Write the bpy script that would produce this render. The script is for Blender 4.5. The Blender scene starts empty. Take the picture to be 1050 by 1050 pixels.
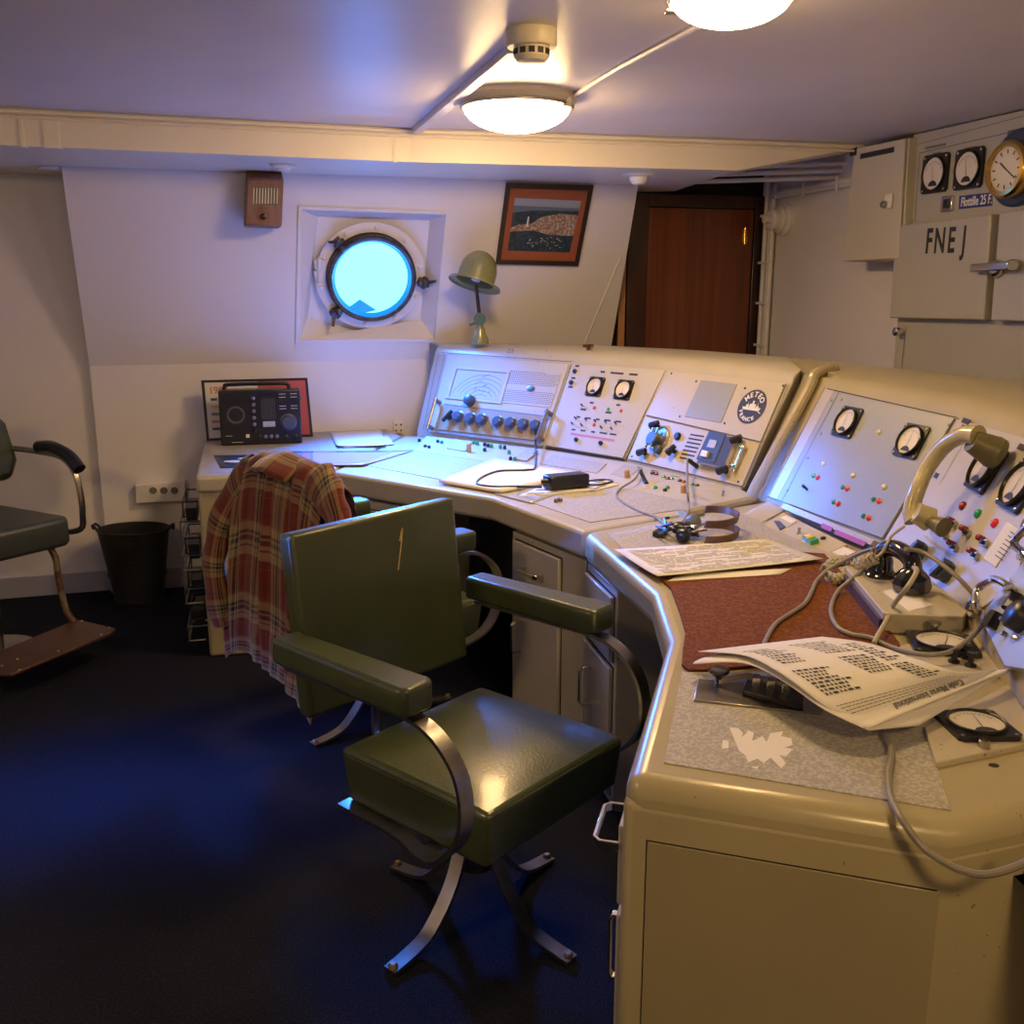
import bpy, bmesh, math, random
from mathutils import Matrix, Vector
random.seed(7)
V3 = Vector
scene = bpy.context.scene
col = scene.collection
PI = math.pi

# ------------------------------------------------------------------ camera, world, exposure
FOC = 1000.0
PITCH = math.radians(13.0)
EYE = 1.47
cam_d = bpy.data.cameras.new('camera')
cam = bpy.data.objects.new('camera', cam_d)
col.objects.link(cam)
cam.location = (0, 0, EYE)
cam.rotation_euler = (PI / 2 - PITCH, 0, 0)
cam_d.sensor_width = 36
cam_d.lens = 36 * FOC / 1050.0
cam_d.clip_start = 0.02
scene.camera = cam
world = bpy.data.worlds.new('sky')
scene.world = world
world.use_nodes = True
world.node_tree.nodes['Background'].inputs[0].default_value = (0.25, 0.5, 1, 1)
world.node_tree.nodes['Background'].inputs[1].default_value = 0.3
scene.view_settings.view_transform = 'Standard'
scene.view_settings.look = 'None'
scene.view_settings.gamma = 1
scene.view_settings.exposure = 0.0
LAMP_POWER = 76.0       # glass of the ceiling lamps
PORT_POWER = 8.0       # sky seen through the porthole, also in the added ones
WARM = (1.0, 0.64, 0.27)
BLUE = (0.055, 0.26, 1.0)

# ------------------------------------------------------------------ surveying helpers
def ray(x, y):
    u = (x - 525) / FOC; v = -(y - 525) / FOC
    return V3((u, math.cos(PITCH) + v * math.sin(PITCH), -math.sin(PITCH) + v * math.cos(PITCH)))
CAMP = V3((0, 0, EYE))
def Z(x, y, z):
    d = ray(x, y); t = (z - EYE) / d.z
    return V3((d.x * t, d.y * t, z))
def ZX(x, y, z):
    p = Z(x, y, z); return (p.x, p.y)
def hit(x, y, p0, n):
    d = ray(x, y); t = (p0 - CAMP).dot(n) / d.dot(n)
    return CAMP + d * t

class Panel:
    """a real plane: origin, U right, V up, N out of the surface"""
    def __init__(s, o, U, V):
        s.o = V3(o); s.U = V3(U).normalized(); s.V = V3(V).normalized(); s.N = s.U.cross(s.V).normalized()
    def at(s, x, y, h=0.0): return hit(x, y, s.o + s.N * h, s.N)
    def M(s, x, y, h=0.0, rot=0.0):
        return s.Mp(s.at(x, y, h), rot)
    def Mp(s, p, rot=0.0):
        m = Matrix((s.U, s.V, s.N)).transposed().to_4x4(); m.translation = p
        return m @ Matrix.Rotation(rot, 4, 'Z')
    def uv(s, x, y):
        p = s.at(x, y) - s.o; return (p.dot(s.U), p.dot(s.V))
    def P(s, u, v, h=0.0): return s.o + s.U * u + s.V * v + s.N * h
def lean_panel(a, b, lean_deg):
    a = V3(a); b = V3(b); U = (b - a); U.z = 0; U.normalize()
    n = V3((U.y, -U.x, 0))
    if n.dot(-a) < 0: n = -n
    L = math.radians(lean_deg)
    Vd = -n * math.sin(L) + V3((0, 0, 1)) * math.cos(L)
    return Panel(a, U, Vd)
def Tm(x, y, z, rz=0): return Matrix.Translation((x, y, z)) @ Matrix.Rotation(rz, 4, 'Z')
I4 = Matrix.Identity(4)

def smooth_path(pts, n=6, closed=False):
    pts = [V3(p) for p in pts]; out = []
    N = len(pts)
    for i in range(N - 1):
        p0 = pts[max(i - 1, 0)]; p1 = pts[i]; p2 = pts[i + 1]; p3 = pts[min(i + 2, N - 1)]
        for k in range(n):
            t = k / n
            out.append(0.5 * ((2 * p1) + (-p0 + p2) * t + (2 * p0 - 5 * p1 + 4 * p2 - p3) * t * t + (-p0 + 3 * p1 - 3 * p2 + p3) * t ** 3))
    out.append(pts[-1]); return out

class MB:
    def __init__(s): s.v = []; s.f = []; s.m = []; s.uv = {}
    def add(s, vs, fs, m=0, uvs=None):
        b = len(s.v); s.v += [V3(p) for p in vs]
        for f in fs:
            s.f.append([b + i for i in f]); s.m.append(m)
        if uvs:
            for i, q in enumerate(uvs): s.uv[b + i] = q
        return s
    def box(s, c, d, F=I4, m=0):
        x, y, z = c; a, b, e = d[0] / 2, d[1] / 2, d[2] / 2
        vs = [F @ V3((x + i * a, y + j * b, z + k * e)) for k in (-1, 1) for j in (-1, 1) for i in (-1, 1)]
        return s.add(vs, [(0, 1, 3, 2), (4, 5, 7, 6), (0, 1, 5, 4), (2, 3, 7, 6), (0, 2, 6, 4), (1, 3, 7, 5)], m)
    def hexa(s, lo, hi, m=0):
        n = len(lo)
        return s.add(list(lo) + list(hi), [tuple(range(n)), tuple(range(n, 2 * n))] + [(i, (i + 1) % n, n + (i + 1) % n, n + i) for i in range(n)], m)
    def prism(s, poly, z0, z1, F=I4, m=0):
        return s.hexa([F @ V3((p[0], p[1], z0)) for p in poly], [F @ V3((p[0], p[1], z1)) for p in poly], m)
    def lathe(s, prof, F=I4, seg=20, m=0, caps=True):
        vs = []; fs = []
        for r, h in prof:
            for k in range(seg):
                a = 2 * PI * k / seg; vs.append(F @ V3((r * math.cos(a), r * math.sin(a), h)))
        for i in range(len(prof) - 1):
            for k in range(seg):
                k2 = (k + 1) % seg
                fs.append((i * seg + k, i * seg + k2, (i + 1) * seg + k2, (i + 1) * seg + k))
        if caps:
            if prof[0][0] > 1e-5: fs.append(tuple(range(seg)))
            if prof[-1][0] > 1e-5: fs.append(tuple(range((len(prof) - 1) * seg, len(prof) * seg)))
        return s.add(vs, fs, m)
    def cyl(s, p0, p1, r0, r1=None, seg=14, m=0):
        p0 = V3(p0); p1 = V3(p1); d = p1 - p0
        q = d.to_track_quat('Z', 'Y').to_matrix().to_4x4(); q.translation = p0
        return s.lathe([(r0, 0), (r1 if r1 is not None else r0, d.length)], q, seg, m)
    def tube(s, pts, r, seg=8, m=0, sm=6):
        P = smooth_path(pts, sm) if sm > 1 else [V3(p) for p in pts]
        vs = []; fs = []; up = None; n = len(P)
        for i, p in enumerate(P):
            t = (P[min(i + 1, n - 1)] - P[max(i - 1, 0)]).normalized()
            if up is None:
                up = t.orthogonal().normalized()
            up = (up - t * up.dot(t)).normalized(); sd = t.cross(up)
            rr = r(i / (n - 1)) if callable(r) else r
            for k in range(seg):
                a = 2 * PI * k / seg; vs.append(p + up * (rr * math.cos(a)) + sd * (rr * math.sin(a)))
        for i in range(n - 1):
            for k in range(seg):
                k2 = (k + 1) % seg; fs.append((i * seg + k, i * seg + k2, (i + 1) * seg + k2, (i + 1) * seg + k))
        fs.append(tuple(range(seg))); fs.append(tuple(range((n - 1) * seg, n * seg)))
        return s.add(vs, fs, m)
    def bar(s, pts, side, w, t, m=0, sm=1):
        """flat bar: w along side, t across"""
        P = smooth_path(pts, sm) if sm > 1 else [V3(p) for p in pts]
        side = V3(side).normalized(); vs = []; fs = []; n = len(P)
        for i, p in enumerate(P):
            tg = (P[min(i + 1, n - 1)] - P[max(i - 1, 0)]).normalized()
            nn = tg.cross(side).normalized()
            for a, b in ((-1, -1), (1, -1), (1, 1), (-1, 1)):
                vs.append(p + side * (a * w / 2) + nn * (b * t / 2))
        for i in range(n - 1):
            for k in range(4):
                k2 = (k + 1) % 4; fs.append((i * 4 + k, i * 4 + k2, (i + 1) * 4 + k2, (i + 1) * 4 + k))
        fs.append((0, 1, 2, 3)); fs.append(tuple((n - 1) * 4 + i for i in range(4)))
        return s.add(vs, fs, m)
    def ball(s, c, r, F=I4, seg=14, m=0, sz=1.0):
        n = 8; prof = [(max(r * math.sin(PI * i / n), 0.0002), -r * sz * math.cos(PI * i / n)) for i in range(n + 1)]
        return s.lathe(prof, F @ Matrix.Translation(c), seg, m)
    def grid(s, fn, nu, nv, m=0):
        vs = []; uv = []; fs = []
        for j in range(nv + 1):
            for i in range(nu + 1):
                u = i / nu; v = j / nv; vs.append(fn(u, v)); uv.append((u, v))
        for j in range(nv):
            for i in range(nu):
                a = j * (nu + 1) + i; fs.append((a, a + 1, a + nu + 2, a + nu + 1))
        return s.add(vs, fs, m, uv)
    def build(s, name, mats, parent=None, bevel=0, bseg=2, smooth=35, solid=0, sub=0, recalc=True):
        me = bpy.data.meshes.new(name); me.from_pydata([tuple(p) for p in s.v], [], s.f)
        if not isinstance(mats, (list, tuple)): mats = [mats]
        for mt in mats: me.materials.append(mt)
        for i, p in enumerate(me.polygons): p.material_index = min(s.m[i], len(mats) - 1)
        if s.uv:
            ul = me.uv_layers.new(name='UVMap')
            for lp in me.loops:
                q = s.uv.get(lp.vertex_index)
                if q: ul.data[lp.index].uv = q
        if recalc:
            b = bmesh.new(); b.from_mesh(me); bmesh.ops.recalc_face_normals(b, faces=b.faces); b.to_mesh(me); b.free()
        if smooth:
            me.shade_smooth(); me.set_sharp_from_angle(angle=math.radians(smooth))
        o = bpy.data.objects.new(name, me); col.objects.link(o)
        if parent is not None:
            o.parent = parent
            w = I4.copy(); q = parent
            while q is not None:
                w = q.matrix_parent_inverse @ q.matrix_basis @ w if False else (q.matrix_parent_inverse @ q.matrix_basis) @ w
                q = q.parent
            o.matrix_parent_inverse = w.inverted()
        if solid:
            md = o.modifiers.new('solid', 'SOLIDIFY'); md.thickness = solid; md.offset = 0
        if bevel:
            md = o.modifiers.new('bevel', 'BEVEL'); md.width = bevel; md.segments = bseg; md.limit_method = 'ANGLE'; md.angle_limit = math.radians(40)
            md.harden_normals = False
        if sub:
            md = o.modifiers.new('sub', 'SUBSURF'); md.levels = sub; md.render_levels = sub
        return o

def tag(o, label=None, cat=None, group=None, kind=None):
    if label: o['label'] = label
    if cat: o['category'] = cat
    if group: o['group'] = group
    if kind: o['kind'] = kind
    return o
def thing(name, label, cat, loc=(0, 0, 0), rz=0, group=None):
    o = bpy.data.objects.new(name, None); col.objects.link(o); o.empty_display_size = 0.05
    o.location = loc; o.rotation_euler = (0, 0, rz)
    return tag(o, label, cat, group)
def struct(o): o['kind'] = 'structure'; return o
def text_mesh(name, s, F, size, mat, parent, depth=0.0006, sx=1.0, align='CENTER', bold=0.0):
    c = bpy.data.curves.new(name, 'FONT'); c.body = s; c.size = size; c.extrude = depth; c.align_x = align; c.align_y = 'CENTER'; c.offset = bold
    t = bpy.data.objects.new(name, c); col.objects.link(t)
    dg = bpy.context.evaluated_depsgraph_get(); me = bpy.data.meshes.new_from_object(t.evaluated_get(dg))
    bpy.data.objects.remove(t)
    mb = MB(); mb.add([F @ V3((v.co.x * sx, v.co.y, v.co.z)) for v in me.vertices], [tuple(p.vertices) for p in me.polygons])
    return mb.build(name, mat, parent, smooth=0)

# ------------------------------------------------------------------ materials
def new_mat(name):
    m = bpy.data.materials.new(name); m.use_nodes = True
    nt = m.node_tree; return m, nt, nt.nodes['Principled BSDF']
def mat(name, c, rough=0.5, metal=0, coat=0, var=0.0, vs=4.0, c2=None, bump=0.0, bs=60.0, emit=None, es=0, detail=4, spec=None, c2amt=(0.45, 0.6), trans=0, stretch=None):
    m, nt, b = new_mat(name)
    b.inputs['Base Color'].default_value = (*c, 1); b.inputs['Roughness'].default_value = rough
    b.inputs['Metallic'].default_value = metal; b.inputs['Coat Weight'].default_value = coat; b.inputs['Coat Roughness'].default_value = 0.12
    if spec is not None: b.inputs['Specular IOR Level'].default_value = spec
    if trans: b.inputs['Transmission Weight'].default_value = trans
    if emit: b.inputs['Emission Color'].default_value = (*emit, 1); b.inputs['Emission Strength'].default_value = es
    L = nt.links.new
    if var or c2 or bump:
        tc = nt.nodes.new('ShaderNodeTexCoord'); mp = nt.nodes.new('ShaderNodeMapping'); L(tc.outputs['Object'], mp.inputs['Vector'])
        if stretch: mp.inputs['Scale'].default_value = stretch
    if var or c2:
        n = nt.nodes.new('ShaderNodeTexNoise'); n.inputs['Scale'].default_value = vs; n.inputs['Detail'].default_value = detail
        L(mp.outputs[0], n.inputs['Vector']); r = nt.nodes.new('ShaderNodeValToRGB'); L(n.outputs['Fac'], r.inputs[0])
        if c2: lo, hi = c, c2; r.color_ramp.elements[0].position = c2amt[0]; r.color_ramp.elements[1].position = c2amt[1]
        else:
            lo = tuple(x * (1 - var) for x in c); hi = tuple(min(1, x * (1 + var)) for x in c)
            r.color_ramp.elements[0].position = 0.3; r.color_ramp.elements[1].position = 0.7
        r.color_ramp.elements[0].color = (*lo, 1); r.color_ramp.elements[1].color = (*hi, 1)
        L(r.outputs[0], b.inputs['Base Color'])
    if bump:
        n2 = nt.nodes.new('ShaderNodeTexNoise'); n2.inputs['Scale'].default_value = bs; n2.inputs['Detail'].default_value = 3
        L(mp.outputs[0], n2.inputs['Vector']); bp = nt.nodes.new('ShaderNodeBump'); bp.inputs['Strength'].default_value = bump; bp.inputs['Distance'].default_value = 0.01
        L(n2.outputs['Fac'], bp.inputs['Height']); L(bp.outputs[0], b.inputs['Normal'])
    return m
def paint(name, base, rough=0.35, chip=(0.16, 0.09, 0.05), amt=0.69, var=0.06, speckle=True, coat=0.2):
    """old enamel: faint mottling and small chips and stains"""
    m, nt, b = new_mat(name); L = nt.links.new
    tc = nt.nodes.new('ShaderNodeTexCoord')
    n = nt.nodes.new('ShaderNodeTexNoise'); n.inputs['Scale'].default_value = 3.5; n.inputs['Detail'].default_value = 5; L(tc.outputs['Object'], n.inputs['Vector'])
    r = nt.nodes.new('ShaderNodeValToRGB'); L(n.outputs['Fac'], r.inputs[0])
    r.color_ramp.elements[0].position = 0.3; r.color_ramp.elements[1].position = 0.7
    r.color_ramp.elements[0].color = (*[x * (1 - var) for x in base], 1); r.color_ramp.elements[1].color = (*[min(1, x * (1 + var)) for x in base], 1)
    n2 = nt.nodes.new('ShaderNodeTexNoise'); n2.inputs['Scale'].default_value = 120; n2.inputs['Detail'].default_value = 2; L(tc.outputs['Object'], n2.inputs['Vector'])
    n3 = nt.nodes.new('ShaderNodeTexNoise'); n3.inputs['Scale'].default_value = 5; n3.inputs['Detail'].default_value = 2; L(tc.outputs['Object'], n3.inputs['Vector'])
    a = nt.nodes.new('ShaderNodeMath'); a.operation = 'MULTIPLY_ADD'; a.inputs[1].default_value = 0.35; L(n3.outputs['Fac'], a.inputs[0]); L(n2.outputs['Fac'], a.inputs[2])
    rc = nt.nodes.new('ShaderNodeValToRGB'); rc.color_ramp.elements[0].position = amt + 0.21; rc.color_ramp.elements[1].position = amt + 0.24; L(a.outputs[0], rc.inputs[0])
    mx = nt.nodes.new('ShaderNodeMix'); mx.data_type = 'RGBA'; mx.inputs['B'].default_value = (*chip, 1)
    L(rc.outputs[0], mx.inputs['Factor']); L(r.outputs[0], mx.inputs['A']); L(mx.outputs['Result'], b.inputs['Base Color'])
    b.inputs['Roughness'].default_value = rough; b.inputs['Coat Weight'].default_value = coat; b.inputs['Coat Roughness'].default_value = 0.15
    bp = nt.nodes.new('ShaderNodeBump'); bp.inputs['Strength'].default_value = 0.06; bp.inputs['Distance'].default_value = 0.01
    L(n.outputs['Fac'], bp.inputs['Height']); L(bp.outputs[0], b.inputs['Normal'])
    return m
def wood(name, c1, c2, scale=14, rough=0.3, st=(1, 1, 0.06), coat=0.3):
    m, nt, b = new_mat(name); L = nt.links.new
    tc = nt.nodes.new('ShaderNodeTexCoord'); mp = nt.nodes.new('ShaderNodeMapping'); mp.inputs['Scale'].default_value = st; L(tc.outputs['Object'], mp.inputs[0])
    n = nt.nodes.new('ShaderNodeTexNoise'); n.inputs['Scale'].default_value = scale; n.inputs['Detail'].default_value = 8; n.inputs['Roughness'].default_value = 0.65; L(mp.outputs[0], n.inputs['Vector'])
    r = nt.nodes.new('ShaderNodeValToRGB'); r.color_ramp.elements[0].position = 0.35; r.color_ramp.elements[1].position = 0.65
    r.color_ramp.elements[0].color = (*c1, 1); r.color_ramp.elements[1].color = (*c2, 1); L(n.outputs['Fac'], r.inputs[0]); L(r.outputs[0], b.inputs['Base Color'])
    b.inputs['Roughness'].default_value = rough; b.inputs['Coat Weight'].default_value = coat
    return m

m_wall = mat('white_wall_paint', (0.70, 0.68, 0.68), 0.5, var=0.03, vs=2, bump=0.05, bs=8)
m_ceil = mat('ceiling_gloss_paint', (0.66, 0.63, 0.64), 0.36, var=0.04, vs=3, bump=0.10, bs=9)
m_beam = mat('cream_beam_paint', (0.78, 0.72, 0.58), 0.42, var=0.03, bump=0.06, bs=8)
m_carpet = mat('navy_carpet', (0.006, 0.008, 0.019), 0.95, c2=(0.022, 0.024, 0.042), vs=220, detail=2, c2amt=(0.4, 0.7), bump=0.8, bs=260, spec=0.1)
m_base = mat('skirting_grey', (0.36, 0.37, 0.44), 0.5)
m_con = paint('console_enamel', (0.41, 0.38, 0.31), 0.35)
m_con2 = paint('console_cream_enamel', (0.37, 0.325, 0.20), 0.32, amt=0.73)
m_side = paint('pedestal_enamel', (0.29, 0.25, 0.15), 0.38, amt=0.75)
m_panel = paint('panel_cream', (0.45, 0.41, 0.31), 0.4, amt=0.72, var=0.03)
m_panelw = paint('panel_white', (0.44, 0.42, 0.37), 0.42, amt=0.74, var=0.03)
m_panelg = paint('panel_grey', (0.27, 0.285, 0.275), 0.42, amt=0.74, var=0.04)
m_panelb = paint('panel_blue_grey', (0.36, 0.42, 0.56), 0.45, amt=0.74, var=0.04)
m_lino = mat('speckled_linoleum', (0.30, 0.29, 0.27), 0.55, c2=(0.42, 0.41, 0.38), vs=160, detail=3, bump=0.15, bs=200)
m_drawer = paint('drawer_grey_enamel', (0.42, 0.40, 0.36), 0.35, amt=0.72)
m_mat = mat('brown_felt_mat', (0.12, 0.036, 0.010), 0.9, c2=(0.18, 0.065, 0.02), vs=130, bump=0.4, bs=250, spec=0.2)
m_cab = paint('grey_cabinet_enamel', (0.40, 0.39, 0.35), 0.35, amt=0.76, var=0.02)
m_cab2 = paint('cream_cabinet_enamel', (0.52, 0.49, 0.39), 0.35, amt=0.76, var=0.02)
m_green = mat('green_vinyl', (0.040, 0.053, 0.026), 0.32, var=0.12, vs=7, bump=0.08, bs=160, coat=0.2)
m_greend = mat('dark_grey_green_vinyl', (0.045, 0.055, 0.055), 0.38, var=0.1, vs=7, bump=0.1, bs=120)
m_steel = mat('worn_steel', (0.42, 0.40, 0.37), 0.28, 1.0, var=0.25, vs=14)
m_chrome = mat('chrome', (0.65, 0.64, 0.62), 0.14, 1.0)
m_brass = mat('brass', (0.72, 0.48, 0.14), 0.22, 1.0)
m_bronze = mat('dark_bronze', (0.10, 0.085, 0.08), 0.4, 0.8, var=0.4, vs=30)
m_rust = mat('painted_tube_rusty', (0.22, 0.17, 0.12), 0.45, 0.4, c2=(0.10, 0.05, 0.03), vs=25)
m_black = mat('black_plastic', (0.012, 0.012, 0.015), 0.3)
m_blackg = mat('glossy_bakelite', (0.008, 0.008, 0.010), 0.07, coat=0.6)
m_rubber = mat('black_rubber', (0.02, 0.02, 0.022), 0.7)
m_navy = mat('dark_blue_knob', (0.05, 0.07, 0.11), 0.35)
m_white = mat('white_plastic', (0.72, 0.70, 0.66), 0.4)
m_creamp = mat('cream_plastic', (0.66, 0.60, 0.46), 0.35)
m_dial = mat('dial_face', (0.66, 0.62, 0.55), 0.25, coat=0.9)
m_glass = mat('lens_clear', (0.35, 0.33, 0.28), 0.06, coat=1)
m_red = mat('red_lens', (0.65, 0.02, 0.04), 0.15, coat=0.8)
m_dred = mat('dark_red_cap', (0.22, 0.01, 0.012), 0.25)
m_grn = mat('green_lens', (0.01, 0.30, 0.12), 0.15, coat=0.8)
m_wlens = mat('white_lens', (0.7, 0.66, 0.4), 0.1, coat=1)
m_ink = mat('ink', (0.02, 0.02, 0.025), 0.6)
m_inkg = mat('grey_ink', (0.16, 0.16, 0.17), 0.6)
m_pink = mat('pink_label', (0.45, 0.16, 0.20), 0.5)
m_redlab = mat('red_label_tape', (0.38, 0.04, 0.06), 0.4)
m_paper = mat('paper', (0.66, 0.64, 0.60), 0.7, var=0.03, vs=6)
m_cable = mat('grey_cable', (0.22, 0.20, 0.17), 0.45)
m_cablep = mat('cream_cable', (0.38, 0.35, 0.25), 0.45)
m_beige = mat('beige_bakelite', (0.42, 0.38, 0.22), 0.25, coat=0.5, var=0.08, vs=10)
m_beiged = mat('olive_rubber_cup', (0.13, 0.12, 0.06), 0.4)
m_leather = mat('brown_leather', (0.10, 0.045, 0.022), 0.45, var=0.2, vs=40)
m_lampg = mat('lamp_green_enamel', (0.20, 0.21, 0.10), 0.25, coat=0.5, var=0.1, vs=20)
m_plum = mat('dark_trim', (0.07, 0.05, 0.07), 0.4)
m_dark = mat('dark_void', (0.012, 0.011, 0.012), 0.8)
m_wdoor = wood('mahogany_door', (0.105, 0.024, 0.006), (0.19, 0.048, 0.012), 26, 0.35, (1, 1, 0.03))
m_wframe = wood('dark_mahogany_frame', (0.018, 0.006, 0.004), (0.065, 0.018, 0.008), 7, 0.3, (1, 1, 0.4))
m_wstrip = wood('oak_strip', (0.25, 0.09, 0.02), (0.36, 0.15, 0.04), 10, 0.4, (1, 1, 0.1))
m_wbox = wood('speaker_box_wood', (0.16, 0.07, 0.05), (0.26, 0.14, 0.10), 12, 0.55, (1, 1, 0.3), 0)
m_pfoot = mat('brown_footplate', (0.06, 0.026, 0.018), 0.4, var=0.2, vs=10, bump=0.1)
m_lampglass = mat('lit_lamp_glass', (0.8, 0.75, 0.6), 0.3, emit=WARM, es=LAMP_POWER)
m_port = mat('sky_behind_porthole_glass', (0.02, 0.1, 0.3), 0.1, emit=BLUE, es=PORT_POWER)
m_portdim = mat('faint_blue_glow', (0.02, 0.1, 0.3), 0.1, emit=(0.0, 0.28, 1.0), es=0.9)

# ------------------------------------------------------------------ room
CEIL = 2.09
KZ = 1.108
LEAN = 0.37
wd = V3((math.cos(math.radians(17)), math.sin(math.radians(17)), 0))     # along the hull wall
wn = V3((wd.y, -wd.x, 0))                                               # into the room
W0 = V3((-1.81, 4.66, 0))
def wp(s, z, off=0.0): return W0 + wd * s + wn * off + V3((0, 0, z))
hull = Panel(wp(0, KZ), wd, (wn * LEAN + V3((0, 0, 1))))                 # leaning upper wall
low = Panel(wp(0, 0), wd, V3((0, 0, 1)))
def soff(z): return LEAN * max(0, z - KZ)

# floor, ceiling
mb = MB(); mb.prism([(-3.7, -1.8), (3.7, -1.8), (3.7, 6.6), (-3.7, 6.6)], -0.06, 0)
struct(mb.build('floor', m_carpet, smooth=0))
mb = MB(); mb.prism([(-3.7, -1.8), (3.7, -1.8), (3.7, 6.6), (-3.7, 6.6)], CEIL, CEIL + 0.06)
struct(mb.build('ceiling', m_ceil, smooth=0))

SL = -0.178
WT = 2.0
# lower vertical wall and leaning wall with the porthole recess
oc = [hull.uv(*p) for p in ((309, 214.5), (457, 219.5), (445, 347), (307.5, 348.5))]
s0 = SL; sR = hull.uv(636, 300)[0]; sRt = hull.uv(655, 186)[0]
vtop = (WT - KZ) * math.sqrt(1 + LEAN ** 2)
vmid = hull.uv(637, 262)[1]
mb = MB()
def HP(u, v, h=0): return hull.P(u, v, h)
(ou0, ov1), (ou1, ov1b), (ou1c, ov0), (ou0c, ov0b) = oc
A = [HP(*oc[3]), HP(*oc[2]), HP(*oc[1]), HP(*oc[0])]        # bl br tr tl of opening
B = [HP(s0, 0), HP(sR, 0), HP(sR, vmid), HP(sRt, vtop), HP(s0, vtop)]
mb.add([A[0], A[1], A[2], A[3], B[0], B[1], B[2], B[3], B[4]],
       [(4, 5, 1, 0), (5, 6, 2, 1), (6, 7, 2), (7, 8, 3, 2), (8, 4, 0, 3)])
# cut end on the right, back to the door wall, and the left edge
bk = 0.9
def back(p, d=bk): return p - wn * d
e = [wp(sR, 0), B[1], B[2], B[3]]
mb.add(e + [back(p) for p in e], [(0, 1, 5, 4), (1, 2, 6, 5), (2, 3, 7, 6)])
e = [wp(s0, 0), B[0], B[4]]
mb.add(e + [wp(s0, 0, -.06), wp(s0, KZ, -.06), wp(s0, WT, -.06)], [(0, 1, 4, 3), (1, 2, 5, 4)])
mb.add([wp(s0, 0), wp(sR, 0), B[1], B[0]], [(0, 1, 2, 3)])
wb = struct(mb.build('wall_back', m_wall, smooth=0, recalc=False))
# left flat wall continuing the hull, offset behind
mb = MB(); mb.hexa([wp(-2.4, 0, -.05), wp(s0 + .02, 0, -.05), wp(s0 + .02, 0, -.15), wp(-2.4, 0, -.15)], [wp(-2.4, CEIL, -.05), wp(s0 + .02, CEIL, -.05), wp(s0 + .02, CEIL, -.15), wp(-2.4, CEIL, -.15)])
struct(mb.build('wall_back_left', m_wall, smooth=0))
mb = MB(); mb.prism([(-3.6, -1.8), (-3.5, -1.8), (-3.5, 4.4), (-3.6, 4.4)], 0, CEIL)
struct(mb.build('wall_left', m_wall, smooth=0))
mb = MB(); mb.prism([(-3.7, -1.75), (3.7, -1.75), (3.7, -1.65), (-3.7, -1.65)], 0, CEIL)
struct(mb.build('wall_rear', m_wall, smooth=0))
rd = V3((0.265, -0.964, 0)).normalized(); rn = V3((rd.y, -rd.x, 0))       # right wall: direction towards the viewer, normal into room
R0 = V3((1.41, 5.67, 0))
def rp(t, z, off=0.0): return R0 + rd * t + rn * off + V3((0, 0, z))
mb = MB(); mb.hexa([rp(-.1, 0), rp(7.6, 0), rp(7.6, 0, -.1), rp(-.1, 0, -.1)], [rp(-.1, CEIL), rp(7.6, CEIL), rp(7.6, CEIL, -.1), rp(-.1, CEIL, -.1)])
struct(mb.build('wall_right', m_wall, smooth=0))
# skirting
mb = MB(); mb.hexa([wp(s0, 0, .012), wp(0.35, 0, .012), wp(0.35, 0, 0), wp(s0, 0, 0)], [wp(s0, .10, .012), wp(.35, .10, .012), wp(.35, .10, 0), wp(s0, .10, 0)])
struct(mb.build('baseboard_back', m_base, smooth=0))
mb = MB(); mb.hexa([wp(-1.8, 0, -.038), wp(s0, 0, -.038), wp(s0, 0, -.05), wp(-1.8, 0, -.05)], [wp(-1.8, .10, -.038), wp(s0, .10, -.038), wp(s0, .10, -.05), wp(-1.8, .10, -.05)])
struct(mb.build('baseboard_left', m_base, smooth=0))

# dropped beam along the hull
fl = [Z(-200, 98, CEIL), Z(0, 110, CEIL), Z(420, 132, CEIL), Z(757, 143, CEIL)]
fend = Z(885, 148, CEIL)
BZ = 1.963
mb = MB()
back_l = [V3((2.0, 6.4, CEIL)), V3((fl[3].x - .15, 6.3, CEIL)), wp(sRt, CEIL, .0), wp(s0, CEIL, .0), wp(-1.9, CEIL, -.08)]
poly = [V3((p.x, p.y, 0)) for p in fl] + [V3((.86, 5.4, 0)), V3((.62, 5.52, 0)), V3(wp(s0, 0, .1)), V3(wp(s0, 0, -.06)), V3(wp(-1.9, 0, -.06))]
mb.prism([(p.x, p.y) for p in poly], BZ, CEIL)
a = fl[3]; bq = fend
mb.hexa([a, bq, bq + V3((.05, .12, 0)), a + V3((0, .12, 0))], [V3((a.x, a.y, BZ)), V3((bq.x, bq.y, CEIL - .01)), V3((bq.x + .05, bq.y + .12, CEIL - .01)), V3((a.x, a.y + .12, BZ))])
beam = struct(mb.build('trim_1', m_beam, smooth=0))
mb = MB()
for dz, dy, r in ((-.012, -.012, .008), (-.030, -.008, .005)):
    mb.tube([p + V3((0, dy, dz)) for p in fl + [fend]], r, 6, sm=1)
for x0, x1 in ((20, 24), (44, 60), (403, 406), (728, 737)):
    for k in range(1):
        pa = hit(x0, 130, fl[1], V3((fl[2] - fl[1]).cross(V3((0, 0, 1))))); pb = hit(x1, 130, fl[1], V3((fl[2] - fl[1]).cross(V3((0, 0, 1)))))
        mb.hexa([V3((pa.x, pa.y - .006, BZ - .004)), V3((pb.x, pb.y - .006, BZ - .004)), V3((pb.x, pb.y + .02, BZ - .004)), V3((pa.x, pa.y + .02, BZ - .004))],
                [V3((pa.x, pa.y - .006, CEIL - .04)), V3((pb.x, pb.y - .006, CEIL - .04)), V3((pb.x, pb.y + .02, CEIL - .04)), V3((pa.x, pa.y + .02, CEIL - .04))])
struct(mb.build('trim_2', m_beam))
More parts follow.
